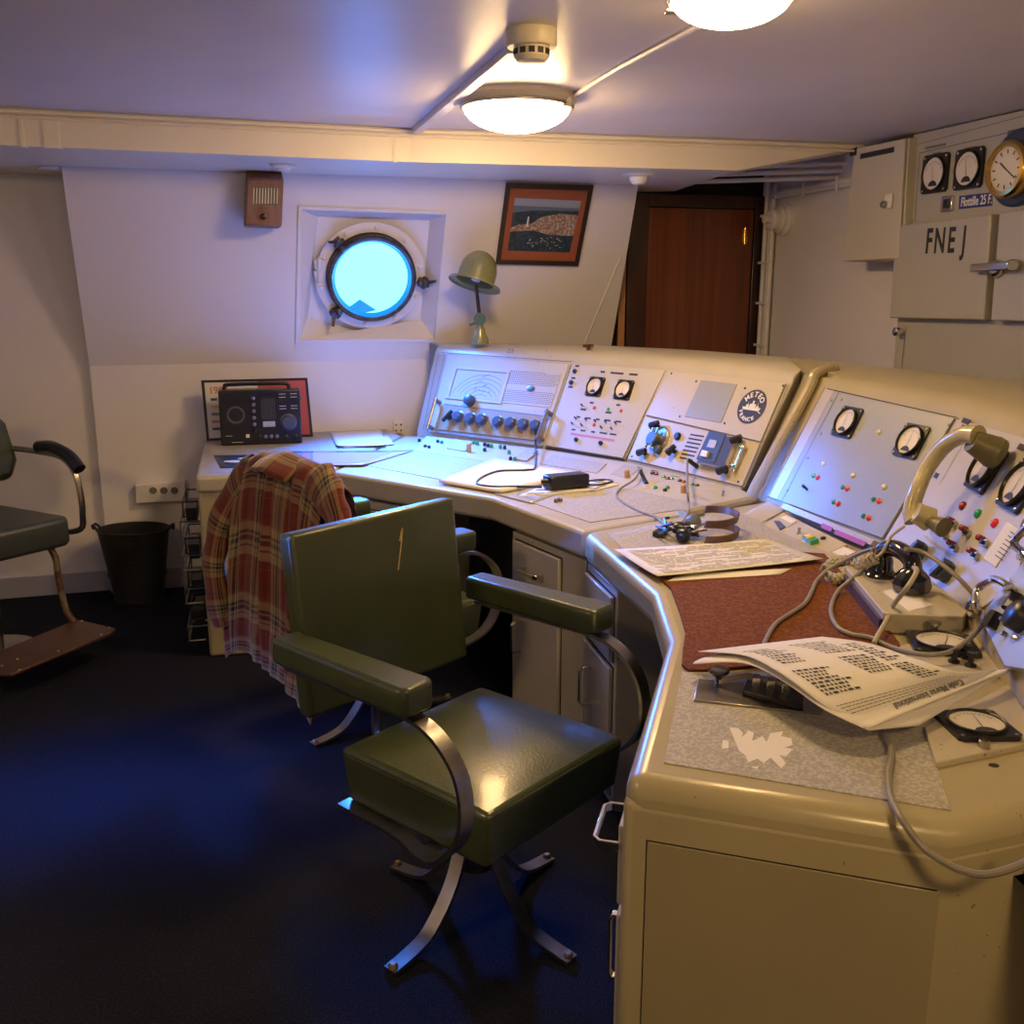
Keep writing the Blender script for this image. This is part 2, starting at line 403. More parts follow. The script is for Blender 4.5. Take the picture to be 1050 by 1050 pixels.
# seam strip and welded rib on the hull plating
mb = MB(); mb.tube([hull.at(637, 262, .001), hull.at(600, 351, .001)], .005, 6, sm=1)
struct(mb.build('trim_3', m_wall))

# door wall with mahogany panelling
dn = wn; dwall = Panel(R0, wd, V3((0, 0, 1)))
mb = MB()
def DP(x, y, h=0): return dwall.at(x, y, h)
l = dwall.uv(620, 200)[0]
mb.hexa([dwall.P(l, 0), dwall.P(0, 0), dwall.P(0, 0, -.06), dwall.P(l, 0, -.06)], [dwall.P(l, CEIL), dwall.P(0, CEIL), dwall.P(0, CEIL, -.06), dwall.P(l, CEIL, -.06)])
struct(mb.build('wall_door_recess', m_dark, smooth=0))
dr = thing('door_frame', 'x', 'door', dwall.P(-.4, 0)); del dr['label']; del dr['category']; dr.name = 'door_1'; struct(dr)
u0, _ = dwall.uv(640, 300); u1, _ = dwall.uv(779, 300); vt = dwall.uv(710, 200)[1]; g0 = dwall.uv(660, 300)[0]; g1 = dwall.uv(766.5, 300)[0]; gt = dwall.uv(715, 213.5)[1]
mb = MB()
for (a, b_, c, d) in ((u0, g0, 0, vt), (g1, u1, 0, vt), (g0, g1, gt, vt)):
    mb.hexa([dwall.P(a, c, 0), dwall.P(b_, c, 0), dwall.P(b_, d, 0), dwall.P(a, d, 0)], [dwall.P(a, c, .04), dwall.P(b_, c, .04), dwall.P(b_, d, .04), dwall.P(a, d, .04)])
mb.build('frame', m_wframe, dr, bevel=.003)
mb = MB(); mb.hexa([dwall.P(g0, .0, .0), dwall.P(g1, .0, .0), dwall.P(g1, gt, .0), dwall.P(g0, gt, .0)], [dwall.P(g0 + .004, .0, .03), dwall.P(g1 - .004, .0, .03), dwall.P(g1 - .004, gt - .004, .03), dwall.P(g0 + .004, gt - .004, .03)])
dl = mb.build('door_leaf', m_wdoor, dr, bevel=.002)
mb = MB(); hp = dwall.at(764, 242, .034); mb.cyl(hp - V3((0, 0, .045)), hp + V3((0, 0, .045)), .006); mb.box((0, 0, 0), (.03, .07, .003), dwall.Mp(hp - dwall.N * .002))
mb.build('hinge', m_brass, dl)
mb = MB(); st = dwall.at(638, 300, .05); mb.hexa([V3((st.x - .02, st.y - .02, 0)), V3((st.x + .015, st.y - .02, 0)), V3((st.x + .015, st.y + .03, 0)), V3((st.x - .02, st.y + .03, 0))],
                                                [V3((st.x - .02, st.y - .02, dwall.uv(638, 262)[1] - .01)), V3((st.x + .015, st.y - .02, dwall.uv(638, 262)[1] + .04)), V3((st.x + .015, st.y + .03, dwall.uv(638, 262)[1] + .04)), V3((st.x - .02, st.y + .03, dwall.uv(638, 262)[1] - .01))])
mb.build('jamb_strip', m_wstrip, dr)

# ------------------------------------------------------------------ porthole (window_1)
def porthole(root, plate, C, R, glass=m_port, detail=True):
    F = plate.Mp(C)
    mb = MB(); mb.lathe([(R * 1.36, 0), (R * 1.36, .012), (R * 1.30, .016), (R * 1.12, .016), (R * 1.12, 0)], F, 48)
    fl_ = mb.build('flange', m_wall, root)
    if detail:
        mb = MB()
        for k in range(10):
            a = 2 * PI * (k + .35) / 10
            mb.lathe([(.012, .012), (.012, .022), (.006, .027)], F @ Matrix.Translation((R * 1.24 * math.cos(a), R * 1.24 * math.sin(a), 0)), 8)
        mb.build('bolts', m_wall, fl_)
    mb = MB(); mb.lathe([(R * 1.10, 0), (R * 1.10, .05), (R * 1.05, .062), (R * .98, .058), (R * .96, .03)], F, 48, caps=False)
    rg = mb.build('ring', m_bronze, root)
    mb = MB(); mb.lathe([(R * .97, .052), (R * .90, .032)], F, 48, caps=False)
    mb.build('gasket', m_portdim, rg)  # gasket glows faintly blue to imitate light from the pane
    mb = MB(); mb.lathe([(R * .97, .024), (R * .97, .030), (.001, .030)], F, 48)
    p = mb.build('pane', glass, root)
    return F
w1 = thing('window_1', 'x', 'w', hull.at(380, 283)); del w1['label']; del w1['category']; struct(w1)
rp_ = Panel(hull.P(0, 0, -.11), hull.U, hull.V)
pc = [rp_.at(*p) for p in ((325.7, 222), (440.6, 226), (431, 327.5), (374, 341), (316, 325.5))]
mb = MB()
ob = [HP(*oc[3]), HP(*oc[2]), HP(*oc[1]), HP(*oc[0])]
mb.add(pc, [(0, 1, 2, 3, 4)])
mb.add([ob[3], ob[2], pc[1], pc[0]], [(0, 1, 2, 3)])
mb.add([ob[2], ob[1], pc[2], pc[1]], [(0, 1, 2, 3)])
mb.add([ob[0], ob[3], pc[0], pc[4]], [(0, 1, 2, 3)])
mb.add([ob[1], ob[0], pc[4], pc[3], pc[2]], [(0, 1, 2, 3, 4)])
mb.build('recess', m_wall, w1, smooth=0)
mb = MB()
tr = [hull.at(*p) for p in ((305.5, 211), (461, 216.5), (444.5, 350.5), (303, 352))]
for i in range(4):
    j = (i + 1) % 4
    q = [tr[i], tr[j], [ob[3], ob[2], ob[1], ob[0]][j], [ob[3], ob[2], ob[1], ob[0]][i]]
    mb.hexa(q, [p + hull.N * .008 for p in q])
mb.build('trim_frame', m_wall, w1, bevel=.002)
PC = rp_.at(380, 283, .03)
F = porthole(w1, rp_, PC, .198)
mb = MB(); q = [rp_.P(*[(rp_.at(x, y) - rp_.o).dot(a) for a in (rp_.U, rp_.V)], .033) for x, y in ((357.5, 316.5), (369, 306.5), (386, 318), (370, 322))]
q = [hit(x, y, PC + rp_.N * .033, rp_.N) for x, y in ((357.5, 315), (369, 307), (386, 318), (370, 321.5))]
mb.hexa(q, [p + rp_.N * .001 for p in q]); mb.build('deck_fitting_outside', m_portdim, w1)  # shape outside, drawn as a dimly glowing plate on the pane
mb = MB()
for (x, y, ang) in ((347, 247, 2.3), (343, 318, 3.9), (433, 287, -.15)):
    G = rp_.M(x, y, .03); G = G @ Matrix.Rotation(ang, 4, 'Z')
    mb.box((0, 0, .03), (.05, .035, .05), G); mb.cyl(G @ V3((.0, -.03, .04)), G @ V3((.0, .03, .04)), .012); mb.cyl(G @ V3((.01, 0, .04)), G @ V3((.05, .03, .075)), .010, .006)
    mb.lathe([(.018, .04), (.02, .06), (.01, .07)], G @ Matrix.Translation((-.02, 0, 0)), 10)
mb.build('clamp', m_bronze, w1, bevel=.003)
mb = MB()
for dy in (0, 10):
    G = rp_.M(327, 270 + dy, .02); mb.box((0, 0, .01), (.05, .035, .035), G); mb.cyl(G @ V3((0, -.035, .03)), G @ V3((0, .035, .03)), .013)
mb.build('hinge', m_wall, w1, bevel=.004)

# added unseen porthole on the left wall, put in for its blue light
w2 = thing('added_window_2', 'x', 'w', (-3.5, 2.3, 1.45)); del w2['label']; del w2['category']; struct(w2)
lp = Panel((-3.495, 2.3, 1.45), (0, -1, 0), (0, 0, 1)); lp = Panel((-3.495, 2.3, 1.45), (0, 1, 0), (0, 0, 1))
porthole(w2, lp, V3((-3.495, 2.3, 1.45)), .2, detail=False)
def blue_light(name, loc, target, power, size=.36, spread=120, color=(0.03, 0.2, 1.0)):
    L = bpy.data.lights.new(name, 'AREA'); L.shape = 'DISK'; L.size = size; L.energy = power; L.color = color; L.spread = math.radians(spread)
    o = bpy.data.objects.new(name, L); col.objects.link(o); o.location = loc
    o.rotation_euler = (V3(target) - V3(loc)).to_track_quat('-Z', 'Y').to_euler(); return o
blue_light('daylight_porthole', PC + rp_.N * .07, (-.40, 4.15, .78), 40, .3, 85)
blue_light('added_blue_side_light', (-3.42, 2.3, 1.45), (-1.2, 2.7, 0), 5, .34, 24)  # added blue light over the floor, from the unseen porthole
w3 = thing('added_window_3', 'x', 'w', (-3.5, .5, 1.45)); del w3['label']; del w3['category']; struct(w3)  # another added porthole, unseen, its blue beam aimed at the near console
porthole(w3, lp, V3((-3.495, .5, 1.45)), .2, detail=False)
blue_light('added_blue_aft_light', (-3.42, .5, 1.45), (.82, 3.05, .78), 1.6, .12, 6)

# ------------------------------------------------------------------ ceiling lamps
def ceiling_lamp(x, y, label, R=.19):
    t = thing('ceiling_lamp', label, 'lamp', (x, y, CEIL), 0, 'domed glass ceiling lamps')
    F = Tm(x, y, CEIL) @ Matrix.Rotation(PI, 4, 'X')
    mb = MB(); mb.lathe([(R * 1.08, 0), (R * 1.08, .012), (R * 1.0, .03), (R * .9, .032)], F, 40); base = mb.build('rim', m_creamp, t)
    mb = MB()
    mb.lathe([(R * 1.0, .028), (R * 1.02, .034), (R * 1.0, .04), (R * .96, .04)], F, 40, caps=False)
    for k in range(2): mb.box((R * .98 * math.cos(.5 + PI * k), R * .98 * math.sin(.5 + PI * k), .032), (.03, .03, .03), F)
    mb.build('clamp_band', m_steel, base, bevel=.002)
    n = 9; mb = MB(); mb.lathe([(R * .95 * math.cos(PI / 2 * i / n) if i < n else .001, .03 + R * .44 * math.sin(PI / 2 * i / n)) for i in range(n + 1)], F, 40)
    mb.build('glass_dome', m_lampglass, t, smooth=80)
    return t
LA = Z(530, 99, CEIL); ceiling_lamp(LA.x, LA.y, 'domed glass ceiling lamp with metal clamp band, lit, beside the smoke detector')
LB = Z(751, -20, CEIL); ceiling_lamp(LB.x, LB.y, 'round lit ceiling lamp cut off by the top edge of the photo', .132)
for (x, y, w_) in ((-1.9, 1.0, 'left behind the photographer'), (.9, -.2, 'right behind the photographer')):
    ceiling_lamp(x, y, 'lit ceiling lamp out of view ' + w_)
# ------------------------------------------------------------------ radio consoles: carcass
DZ = 0.75
BB = .78
LN = 26
def bot(x, y): return Z(x, y, BB)
b0, b1, b2, b3 = bot(438, 443), bot(559, 458), bot(642, 471), bot(760, 500)
b4, b5, b6 = bot(787, 511), bot(907, 556), bot(996, 638)
b7 = Z(1052, 728, .76); b7.z = BB
P1 = lean_panel(b0, b1, LN); P2 = lean_panel(b1, b2, LN); P3 = lean_panel(b2, b3, LN)
P4 = lean_panel(b4, b5, LN); P5 = lean_panel(b5, b6, LN)
P6 = lean_panel(b6, b7, LN)
def zline(P, z):
    k = (z - P.o.z) / P.V.z; o = P.o + P.V * k; return o, P.U
def miter(A, B, z):
    o1, d1 = zline(A, z); o2, d2 = zline(B, z)
    den = d1.x * d2.y - d1.y * d2.x
    t = ((o2.x - o1.x) * d2.y - (o2.y - o1.y) * d2.x) / den
    p = o1 + d1 * t; p.z = z; return p
def on_z(P, x, z):
    """point of plane P at height z lying under image column x"""
    o, d = zline(P, z); k = (x - 525) / FOC
    c0 = o.y * math.cos(PITCH) - (z - EYE) * math.sin(PITCH); c1 = d.y * math.cos(PITCH)
    t = (k * c0 - o.x) / (d.x - k * c1); return o + d * t
CZ = 1.135
def column(lowp, cre, nrm, Kxy, top=1.2):
    """profile of one station, from floor front, over the panel, to floor back"""
    h = V3((nrm.x, nrm.y, 0)).normalized()
    return [V3((lowp.x, lowp.y, 0)), V3((lowp.x, lowp.y, BB)) + V3((0, 0, 0)), cre, cre + V3((0, 0, .030)) - h * .012, cre + V3((0, 0, .052)) - h * .045,
            V3((Kxy[0], Kxy[1], top)), V3((Kxy[0], Kxy[1], 0))]
def loft(cols, mb, m=0):
    n = len(cols[0]); vs = [p for c in cols for p in c]; fs = []
    for i in range(len(cols) - 1):
        for k in range(n):
            k2 = (k + 1) % n; fs.append((i * n + k, i * n + k2, (i + 1) * n + k2, (i + 1) * n + k))
    fs.append(tuple(range(n))); fs.append(tuple((len(cols) - 1) * n + k for k in range(n)))
    mb.add(vs, fs, m)
def plate(name, P, pts, m, parent, h0=-.01, h1=.004, bevel=.0015, px=True):
    q = [P.at(*p) for p in pts] if px else [P.P(*p) for p in pts]
    mb = MB(); mb.hexa([p + P.N * h0 for p in q], [p + P.N * h1 for p in q]); return mb.build(name, m, parent, bevel=bevel, smooth=0)

conA = thing('radio_console', 'long radio console with speaker grille, row of dark knobs and round logo sticker', 'console', (.2, 4.2, 0))
conB = thing('radio_console', 'near radio console with beige telephone handset and large square meters on its sloping face', 'console', (1.2, 2.4, 0))
off = .004
cA = [on_z(P1, 452, CZ), miter(P1, P2, CZ), miter(P2, P3, CZ), on_z(P3, 812, CZ)]
b00 = b0 - P1.U * .07; c00 = cA[0] - P1.U * .045
def setb(p, P, d=.006): return p - P.N * d
colsA = [column(b00, c00, P1.N, (-.42, 4.99)), column(b0, cA[0], P1.N, (-.35, 4.97)), column(b1, cA[1], (P1.N + P2.N), (.40, 4.71)), column(b2, cA[2], P2.N + P3.N, (.77, 4.38)), column(b3, cA[3], P3.N, (1.09, 3.90))]
mb = MB(); loft(colsA, mb); hous = mb.build('housing', m_con, conA, bevel=.006)
c4 = on_z(P4, 843, CZ); c5 = miter(P4, P5, CZ); c6 = miter(P5, P6, CZ)
b8 = b7 + P6.U * .55; c8 = on_z(P6, 1052, CZ); c8 = V3((c6.x, c6.y, CZ)) + P6.U * .9
colsB = [column(b4, c4, P4.N, (1.11, 3.86)), column(b5, c5, P4.N + P5.N, (1.46, 2.94)), column(b6, c6, P5.N + P6.N, (1.72, 2.0)), column(b8, c8, P6.N, (1.62, 1.0))]
mb = MB(); loft(colsB, mb); mb.build('housing', m_con2, conB, bevel=.008)
# rounded rib where the two consoles meet
mb = MB()
rb = (b3 + b4) / 2; rc = (cA[3] + c4) / 2; hN = V3(((P3.N + P4.N).x, (P3.N + P4.N).y, 0)).normalized()
mb.tube([Z(700, 528, DZ + .004), rb - hN * .01 + V3((0, 0, -.025)) + hN * .03, rb + V3((0, 0, .02)) - hN * .004, rc - hN * .002 + V3((0, 0, -.02)), rc + V3((0, 0, .045)) - hN * .035, rc + V3((0, 0, .065)) - hN * .12], .019, 10)
# filler behind the rib
lo = [V3((b3.x, b3.y, 0)), V3((b4.x, b4.y, 0)), V3((1.11, 3.86, 0)), V3((1.09, 3.90, 0))]
mb.hexa([V3((b3.x, b3.y, 0.7)), V3((b4.x, b4.y, .7)), V3((1.11, 3.86, .7)), V3((1.09, 3.9, .7))], [V3((cA[3].x, cA[3].y, 1.17)) - hN * .05, V3((c4.x, c4.y, 1.17)) - hN * .05, V3((1.11, 3.86, 1.195)), V3((1.09, 3.9, 1.195))])
mb.build('corner_rib', m_con2, conA)

# ------------------------------------------------------------------ desk tops and pedestals
jx = Z(340, 484, DZ); k2_ = Z(504, 510, DZ); cx = Z(598, 545, DZ)
dx = Z(669, 606, DZ); ex = Z(684, 655, DZ); fx = Z(640, 798, DZ); gx = Z(976, 850, DZ); hx = Z(1050, 835, DZ)
def xy(p): return (p.x, p.y)
seam_in = V3(((b3.x + b4.x) / 2, (b3.y + b4.y) / 2, DZ))
topA = [xy(jx), xy(k2_), xy(cx), xy(seam_in + V3((.05, .03, 0))), xy(b3 - P3.N * .05), xy(b2 - P2.N * .05), xy(b1 - P1.N * .05), xy(b0 - P1.N * .03), xy(b00 - P1.N * .03), ZX(414, 447, DZ)]
mb = MB(); mb.prism(topA, .665, DZ); mb.build('worktop', m_con, conA, bevel=.014, bseg=3, smooth=40)
hext = (hx - gx).normalized()
topB = [xy(cx), xy(dx), xy(ex), xy(fx), xy(gx), xy(hx), xy(hx + hext * .35), xy(b8 - P6.N * .06), xy(b7 - P6.N * .06), xy(b6 - P6.N * .06), xy(b5 - P5.N * .06), xy(b4 - P4.N * .06), xy(seam_in + V3((.06, .03, 0)))]
mb = MB(); mb.prism(topB, .655, DZ); mb.build('worktop', m_con2, conB, bevel=.03, bseg=5, smooth=40)
def inlay(name, pts, m, parent, z1=.0022, z0=-.004, zb=DZ):
    mb = MB(); mb.prism([ZX(x, y, zb) for x, y in pts], zb + z0, zb + z1); return mb.build(name, m, parent, smooth=0)
inlay('writing_surface', [(372, 477), (505, 502), (605, 536), (727, 519), (640, 501), (556, 485), (505, 475), (425, 463)], m_lino, conA)
inlay('writing_surface', [(623, 548), (664, 588), (850, 585), (848, 573), (793, 545), (765, 529), (735, 526)], m_lino, conB)
inl = inlay('writing_surface', [(699, 690), (681, 783), (975, 832), (947, 743), (925, 690)], m_lino, conB, z1=.002)
# worn patch where the lino surface has chipped to white
mb = MB()
base_c = Z(775, 765, DZ + .0022)
chips = [[(748, 746), (757, 747), (762, 752), (760, 757), (768, 749), (773, 752), (771, 760), (782, 755), (786, 761), (790, 752), (803, 750), (801, 755), (811, 757), (813, 764), (804, 767), (813, 768), (806, 776), (799, 774), (806, 783), (801, 788), (790, 777), (783, 783), (777, 778), (767, 782), (765, 775), (758, 770)],
         [(741, 759), (747, 760), (747, 767), (740, 768)], [(770, 786), (778, 786), (776, 789)]]
for ch in chips: mb.prism([ZX(x, y, DZ + .0022) for x, y in ch], DZ + .0019, DZ + .0026)
mb.build('chipped_patch', m_white, inl, smooth=0)
# brown felt mat
mp_ = [(655, 585), (676, 594), (688, 606), (697, 630), (703, 651), (700, 668), (699, 684), (706, 690), (722, 690), (925, 672), (922, 662), (860, 586), (845, 570), (780, 565)]
felt = inlay('felt_mat', mp_, m_mat, None, z1=.007, z0=.0022)
tag(felt, 'reddish brown felt desk mat lying on the near console', 'mat')

def poly_inset_face(mb, a, b, z0, z1, d, t, m=0, gap=.0):
    """door plate on the vertical face a-b (plan points), standing d..t out of it"""
    a = V3((a[0], a[1], 0)); b = V3((b[0], b[1], 0)); U = (b - a).normalized(); n = V3((U.y, -U.x, 0))
    mb.hexa([a + n * d + V3((0, 0, z0)), b + n * d + V3((0, 0, z0)), b + n * d + V3((0, 0, z1)), a + n * d + V3((0, 0, z1))],
            [a + n * t + V3((0, 0, z0)), b + n * t + V3((0, 0, z0)), b + n * t + V3((0, 0, z1)), a + n * t + V3((0, 0, z1))], m)
def handle(name, P, u, v, length, horiz, parent, out=.035, w=.014, m=m_chrome):
    mb = MB(); a = V3((length / 2, 0, 0)) if horiz else V3((0, length / 2, 0)); c = P.P(u, v)
    F = P.Mp(c); pts = [F @ (-a + V3((0, 0, -.002))), F @ (-a + V3((0, 0, out * .75))), F @ (-a * .82 + V3((0, 0, out))), F @ (a * .82 + V3((0, 0, out))), F @ (a + V3((0, 0, out * .75))), F @ (a + V3((0, 0, -.002)))]
    mb.bar(pts, (P.V if horiz else P.U), w, .006); return mb.build(name, m, parent, bevel=.001)
def pedestal(label, A, B, depth, faces, z1=.655, body=m_side, face_m=m_drawer, ins=.012):
    """A-B: front edge of the worktop above it; faces: list of (kind, t0, t1, z0, z1, handle)"""
    A = V3((A[0], A[1], 0)); B = V3((B[0], B[1], 0)); U = (B - A).normalized(); n = V3((U.y, -U.x, 0)); A = A - n * ins; B = B - n * ins
    W = (B - A).length; t = thing('drawer_pedestal', label, 'cabinet', (A + B) / 2 - n * depth / 2)
    mb = MB(); mb.prism([xy(A), xy(B), xy(B - n * depth), xy(A - n * depth)], 0.0, z1)
    bd = mb.build('body', body, t, bevel=.004)
    P = Panel(A, U, (0, 0, 1))
    for kind, t0, t1, z0, zz, hd in faces:
        # dark reveal round the door, then the door itself
        mb = MB(); poly_inset_face(mb, A + U * (t0 * W - .004), A + U * (t1 * W + .004), z0 - .004, zz + .004, -.01, .001); mb.build('reveal', m_dark, bd, smooth=0)
        mb = MB(); poly_inset_face(mb, A + U * (t0 * W), A + U * (t1 * W), z0, zz, 0, .014)
        d = mb.build(kind, face_m, t, bevel=.003)
        if hd:
            u, v, ln, hz = hd; PP = Panel(A + n * .014, U, (0, 0, 1)); handle('handle', PP, u * W, v, ln, hz, d)
    return t
AB = (k2_ - jx)
pedestal('narrow grey cupboard at the left of the dark kneehole, small keyhole in its door', jx + AB * .04, jx + AB * .44, .42, [('door', .1, .9, .08, .62, None)], body=m_con)
pe = jx + AB * .25 ; 
BC = (cx - k2_); bs = .22
pedestal('two-drawer grey pedestal, the left one behind the green armchair', k2_ + BC * bs, cx, .40,
         [('drawer', .05, .70, .455, .63, (.38, .55, .11, True)), ('drawer', .05, .70, .03, .435, (.18, .30, .11, False))], body=m_con)
CD = dx - cx
pedestal('slim grey pedestal with two chrome handles, beside the open kneehole of the near console', cx + CD * .02, cx + CD * .5, .42,
         [('drawer', .05, .93, .44, .63, (.45, .555, .12, True)), ('drawer', .05, .93, .03, .42, (.35, .30, .12, False))], body=m_con)
# end pedestal of the near console
t = thing('end_pedestal', 'large beige end pedestal in the foreground below the desk corner', 'cabinet', (.5, 1.4, 0))
cen = V3((.75, 1.6, 0))
EF = fx - ex
i_ = -.0012
p_e = ex + EF * .12
U1 = EF.normalized(); n1 = V3((-U1.y, U1.x, 0)); n1 = n1 if n1.x < 0 else -n1
U2 = (gx - fx).normalized(); n2 = V3((U2.y, -U2.x, 0))
e1 = p_e - n1 * i_; f1 = fx - n1 * i_ - n2 * i_; g1_ = gx - n2 * i_; h1 = hx + hext * .3 - V3((hext.y, -hext.x, 0)) * i_
mb = MB(); mb.prism([xy(e1), xy(f1), xy(g1_), xy(h1), (1.0, 1.9), (.75, 1.95)], 0, .716); ebd = mb.build('body', m_con2, t, bevel=.016, bseg=3, smooth=40)
PF = Panel(V3((f1.x, f1.y, 0)), U2, (0, 0, 1)); WW = (g1_ - f1).length
mb = MB(); mb.hexa([PF.P(.038, .03, -.01), PF.P(WW - .01, .03, -.01), PF.P(WW - .01, .655, -.01), PF.P(.038, .655, -.01)], [PF.P(.038, .03, .0008), PF.P(WW - .01, .03, .0008), PF.P(WW - .01, .655, .0008), PF.P(.038, .655, .0008)])
mb.build('reveal', m_dark, ebd, smooth=0)
mb = MB(); mb.hexa([PF.P(.040, .03, -.01), PF.P(WW - .006, .03, -.01), PF.P(WW - .006, .653, -.01), PF.P(.040, .653, -.01)], [PF.P(.040, .03, .003), PF.P(WW - .006, .03, .003), PF.P(WW - .006, .653, .003), PF.P(.040, .653, .003)])
mb.build('side_panel', m_side, t, bevel=.001)
PE = Panel(V3((e1.x, e1.y, 0)), U1, (0, 0, 1)); LE = (f1 - e1).length
if PE.N.x > 0: PE = Panel(V3((f1.x, f1.y, 0)), -U1, (0, 0, 1))
fwd_is_u = (PE.o - f1).length < .01
def pu(d): return d if fwd_is_u else LE - d           # d measured from the near corner
for z0, z1, hz in ((.50, .64, .605), (.24, .48, .38), (.03, .22, .15)):
    mb = MB(); a, b_ = sorted((pu(.05), pu(LE - .03)))
    mb.hexa([PE.P(a, z0, 0), PE.P(b_, z0, 0), PE.P(b_, z1, 0), PE.P(a, z1, 0)], [PE.P(a, z0, .012), PE.P(b_, z0, .012), PE.P(b_, z1, .012), PE.P(a, z1, .012)])
    d = mb.build('drawer', m_drawer, t, bevel=.003)
    handle('handle', Panel(PE.P(0, 0, .012), PE.U, PE.V), pu(.11), hz, .12, hz > .5, d, out=.04 if hz > .5 else .018)

# left corner desk
t = thing('corner_desk', 'grey metal desk in the left corner carrying the black radio and a calendar', 'desk', (-1.2, 4.3, 0))
dA = [ZX(200, 489, DZ), ZX(338, 484, DZ), ZX(412, 447, DZ), (-.62, 4.985), (-1.50, 4.72)]
mb = MB(); mb.prism(dA, .68, DZ + .002); mb.build('worktop', m_con, t, bevel=.016, bseg=3, smooth=40)
c_ = V3((-1.1, 4.3, 0))
mb = MB(); ins = [V3((p[0], p[1], 0)) + (c_ - V3((p[0], p[1], 0))).normalized() * .012 for p in dA]
mb.prism([xy(p) for p in ins], 0, .69); bd = mb.build('body', m_con2, t, bevel=.012)
q0, q1 = ins[0], ins[1]
U = (q1 - q0).normalized(); n = V3((U.y, -U.x, 0))
mb = MB(); poly_inset_face(mb, q0 + U * .076, q0 + U * .52, .066, .644, -.01, .0012); mb.build('reveal', m_dark, bd, smooth=0)
mb = MB(); poly_inset_face(mb, q0 + U * .08, q0 + U * .516, .07, .64, 0, .004); mb.build('door', m_lino, t, bevel=.002)
inlay('writing_surface', [(214, 486), (330, 482), (400, 448), (395, 438), (222, 448)], m_lino, t, z1=.0028)
# ------------------------------------------------------------------ instruments on sloping panels
def meter(P, x, y, size, parent, needle=.6, hgt=.020, name='meter', rot=0.0, face=m_dial, rim=.45, F=None):
    F = F or P.M(x, y, .004, rot); s = size; mb = MB()
    k = s * .5; c = s * .07
    mb.prism([(-k + c, -k), (k - c, -k), (k, -k + c), (k, k - c), (k - c, k), (-k + c, k), (-k, k - c), (-k, -k + c)], -.002, hgt * .55, F, 0)
    mb.lathe([(s * rim, hgt * .5), (s * rim, hgt), (s * (rim - .025), hgt * 1.08), (s * (rim - .045), hgt * .95), (s * (rim - .045), hgt * .7)], F, 32, 0, caps=False)
    R = s * (rim - .045)
    mb.lathe([(R, hgt * .70), (.0005, hgt * .70)], F, 32, 1, caps=False)
    # lower black half-moon, scale, needle
    mb.prism([(R * .42 * math.cos(a), -R * .80 + R * .36 * math.sin(a)) for a in [PI * i / 10 for i in range(11)]], hgt * .70, hgt * .74, F, 2)
    for i in range(13):
        a = math.radians(150 - i * 10); r0 = R * (.76 if i % 3 == 0 else .82); r1 = R * .90
        pa = V3((r0 * math.cos(a), r0 * math.sin(a) - R * .12, hgt * .735)); pb = V3((r1 * math.cos(a), r1 * math.sin(a) - R * .12, hgt * .735)); sd = V3((-math.sin(a), math.cos(a), 0)) * R * .018
        mb.add([F @ (pa - sd), F @ (pa + sd), F @ (pb + sd), F @ (pb - sd)], [(0, 1, 2, 3)], 2)
    a = math.radians(150 - 120 * needle); p0 = V3((0, -R * .45, hgt * .77)); p1 = V3((R * .82 * math.cos(a), R * .82 * math.sin(a) - R * .12, hgt * .77)); sd = V3((-math.sin(a), math.cos(a), 0)) * R * .022
    mb.add([F @ (p0 - sd), F @ (p0 + sd), F @ (p1 + sd * .4), F @ (p1 - sd * .4)], [(0, 1, 2, 3)], 2)
    for i in (-1, 1):
        for j in (-1, 1): mb.lathe([(s * .035, 0), (s * .035, hgt * .62), (s * .02, hgt * .68)], F @ Matrix.Translation((i * k * .84, j * k * .84, 0)), 8, 3)
    return mb.build(name, [m_black, face, m_ink, m_steel], parent, smooth=40)
def disc(P, x, y, r, h, m, parent, name, h0=.003, top=.7, seg=12):
    F = P.M(x, y, h0); mb = MB(); mb.lathe([(r, -.002), (r, h * .8), (r * top, h)], F, seg); return mb.build(name, m, parent)
def lamp_ind(P, x, y, m, parent, r=.008):
    F = P.M(x, y, .003); mb = MB(); mb.lathe([(r * 1.35, -.002), (r * 1.35, .003), (r * 1.1, .005)], F, 12, 1); mb.lathe([(r, .004), (r * .9, .010), (r * .4, .014), (.0004, .0145)], F, 12, 0)
    return mb.build('indicator_lamp', [m, m_steel], parent)
def toggle(P, x, y, parent, m=m_black, r=.005, L=.016, tip=None):
    F = P.M(x, y, .003); mb = MB(); mb.lathe([(r * 1.3, -.002), (r * 1.3, .004)], F, 10, 1); mb.cyl(F @ V3((0, 0, .003)), F @ V3((0, r * .9, L)), r * .5, r * .8, 8, 0)
    return mb.build('toggle_switch', [m, m_steel], parent)
def knob(P, x, y, r, h, parent, m=m_navy, ribs=8, name='knob', pointer=False, skirt=None):
    F = P.M(x, y, .003); mb = MB()
    if skirt: mb.lathe([(skirt, -.002), (skirt, .002)], F, 24, 1)
    n = ribs * 4; prof = []
    def ring(z, rr):
        return [F @ V3(((rr * (1 - .09 * (1 if k % 4 < 2 else 0))) * math.cos(2 * PI * k / n), (rr * (1 - .09 * (1 if k % 4 < 2 else 0))) * math.sin(2 * PI * k / n), z)) for k in range(n)]
    rings = [ring(-.002, r), ring(h * .8, r * .95), ring(h, r * .8)]
    vs = [p for q in rings for p in q]; fs = []
    for i in range(2):
        for k in range(n): k2 = (k + 1) % n; fs.append((i * n + k, i * n + k2, (i + 1) * n + k2, (i + 1) * n + k))
    fs.append(tuple(2 * n + k for k in range(n))); mb.add(vs, fs, 0)
    if pointer: mb.box((0, r * .45, h), (r * .12, r * .8, .002), F, 2)
    return mb.build(name, [m, m_steel, m_white], parent, smooth=30)
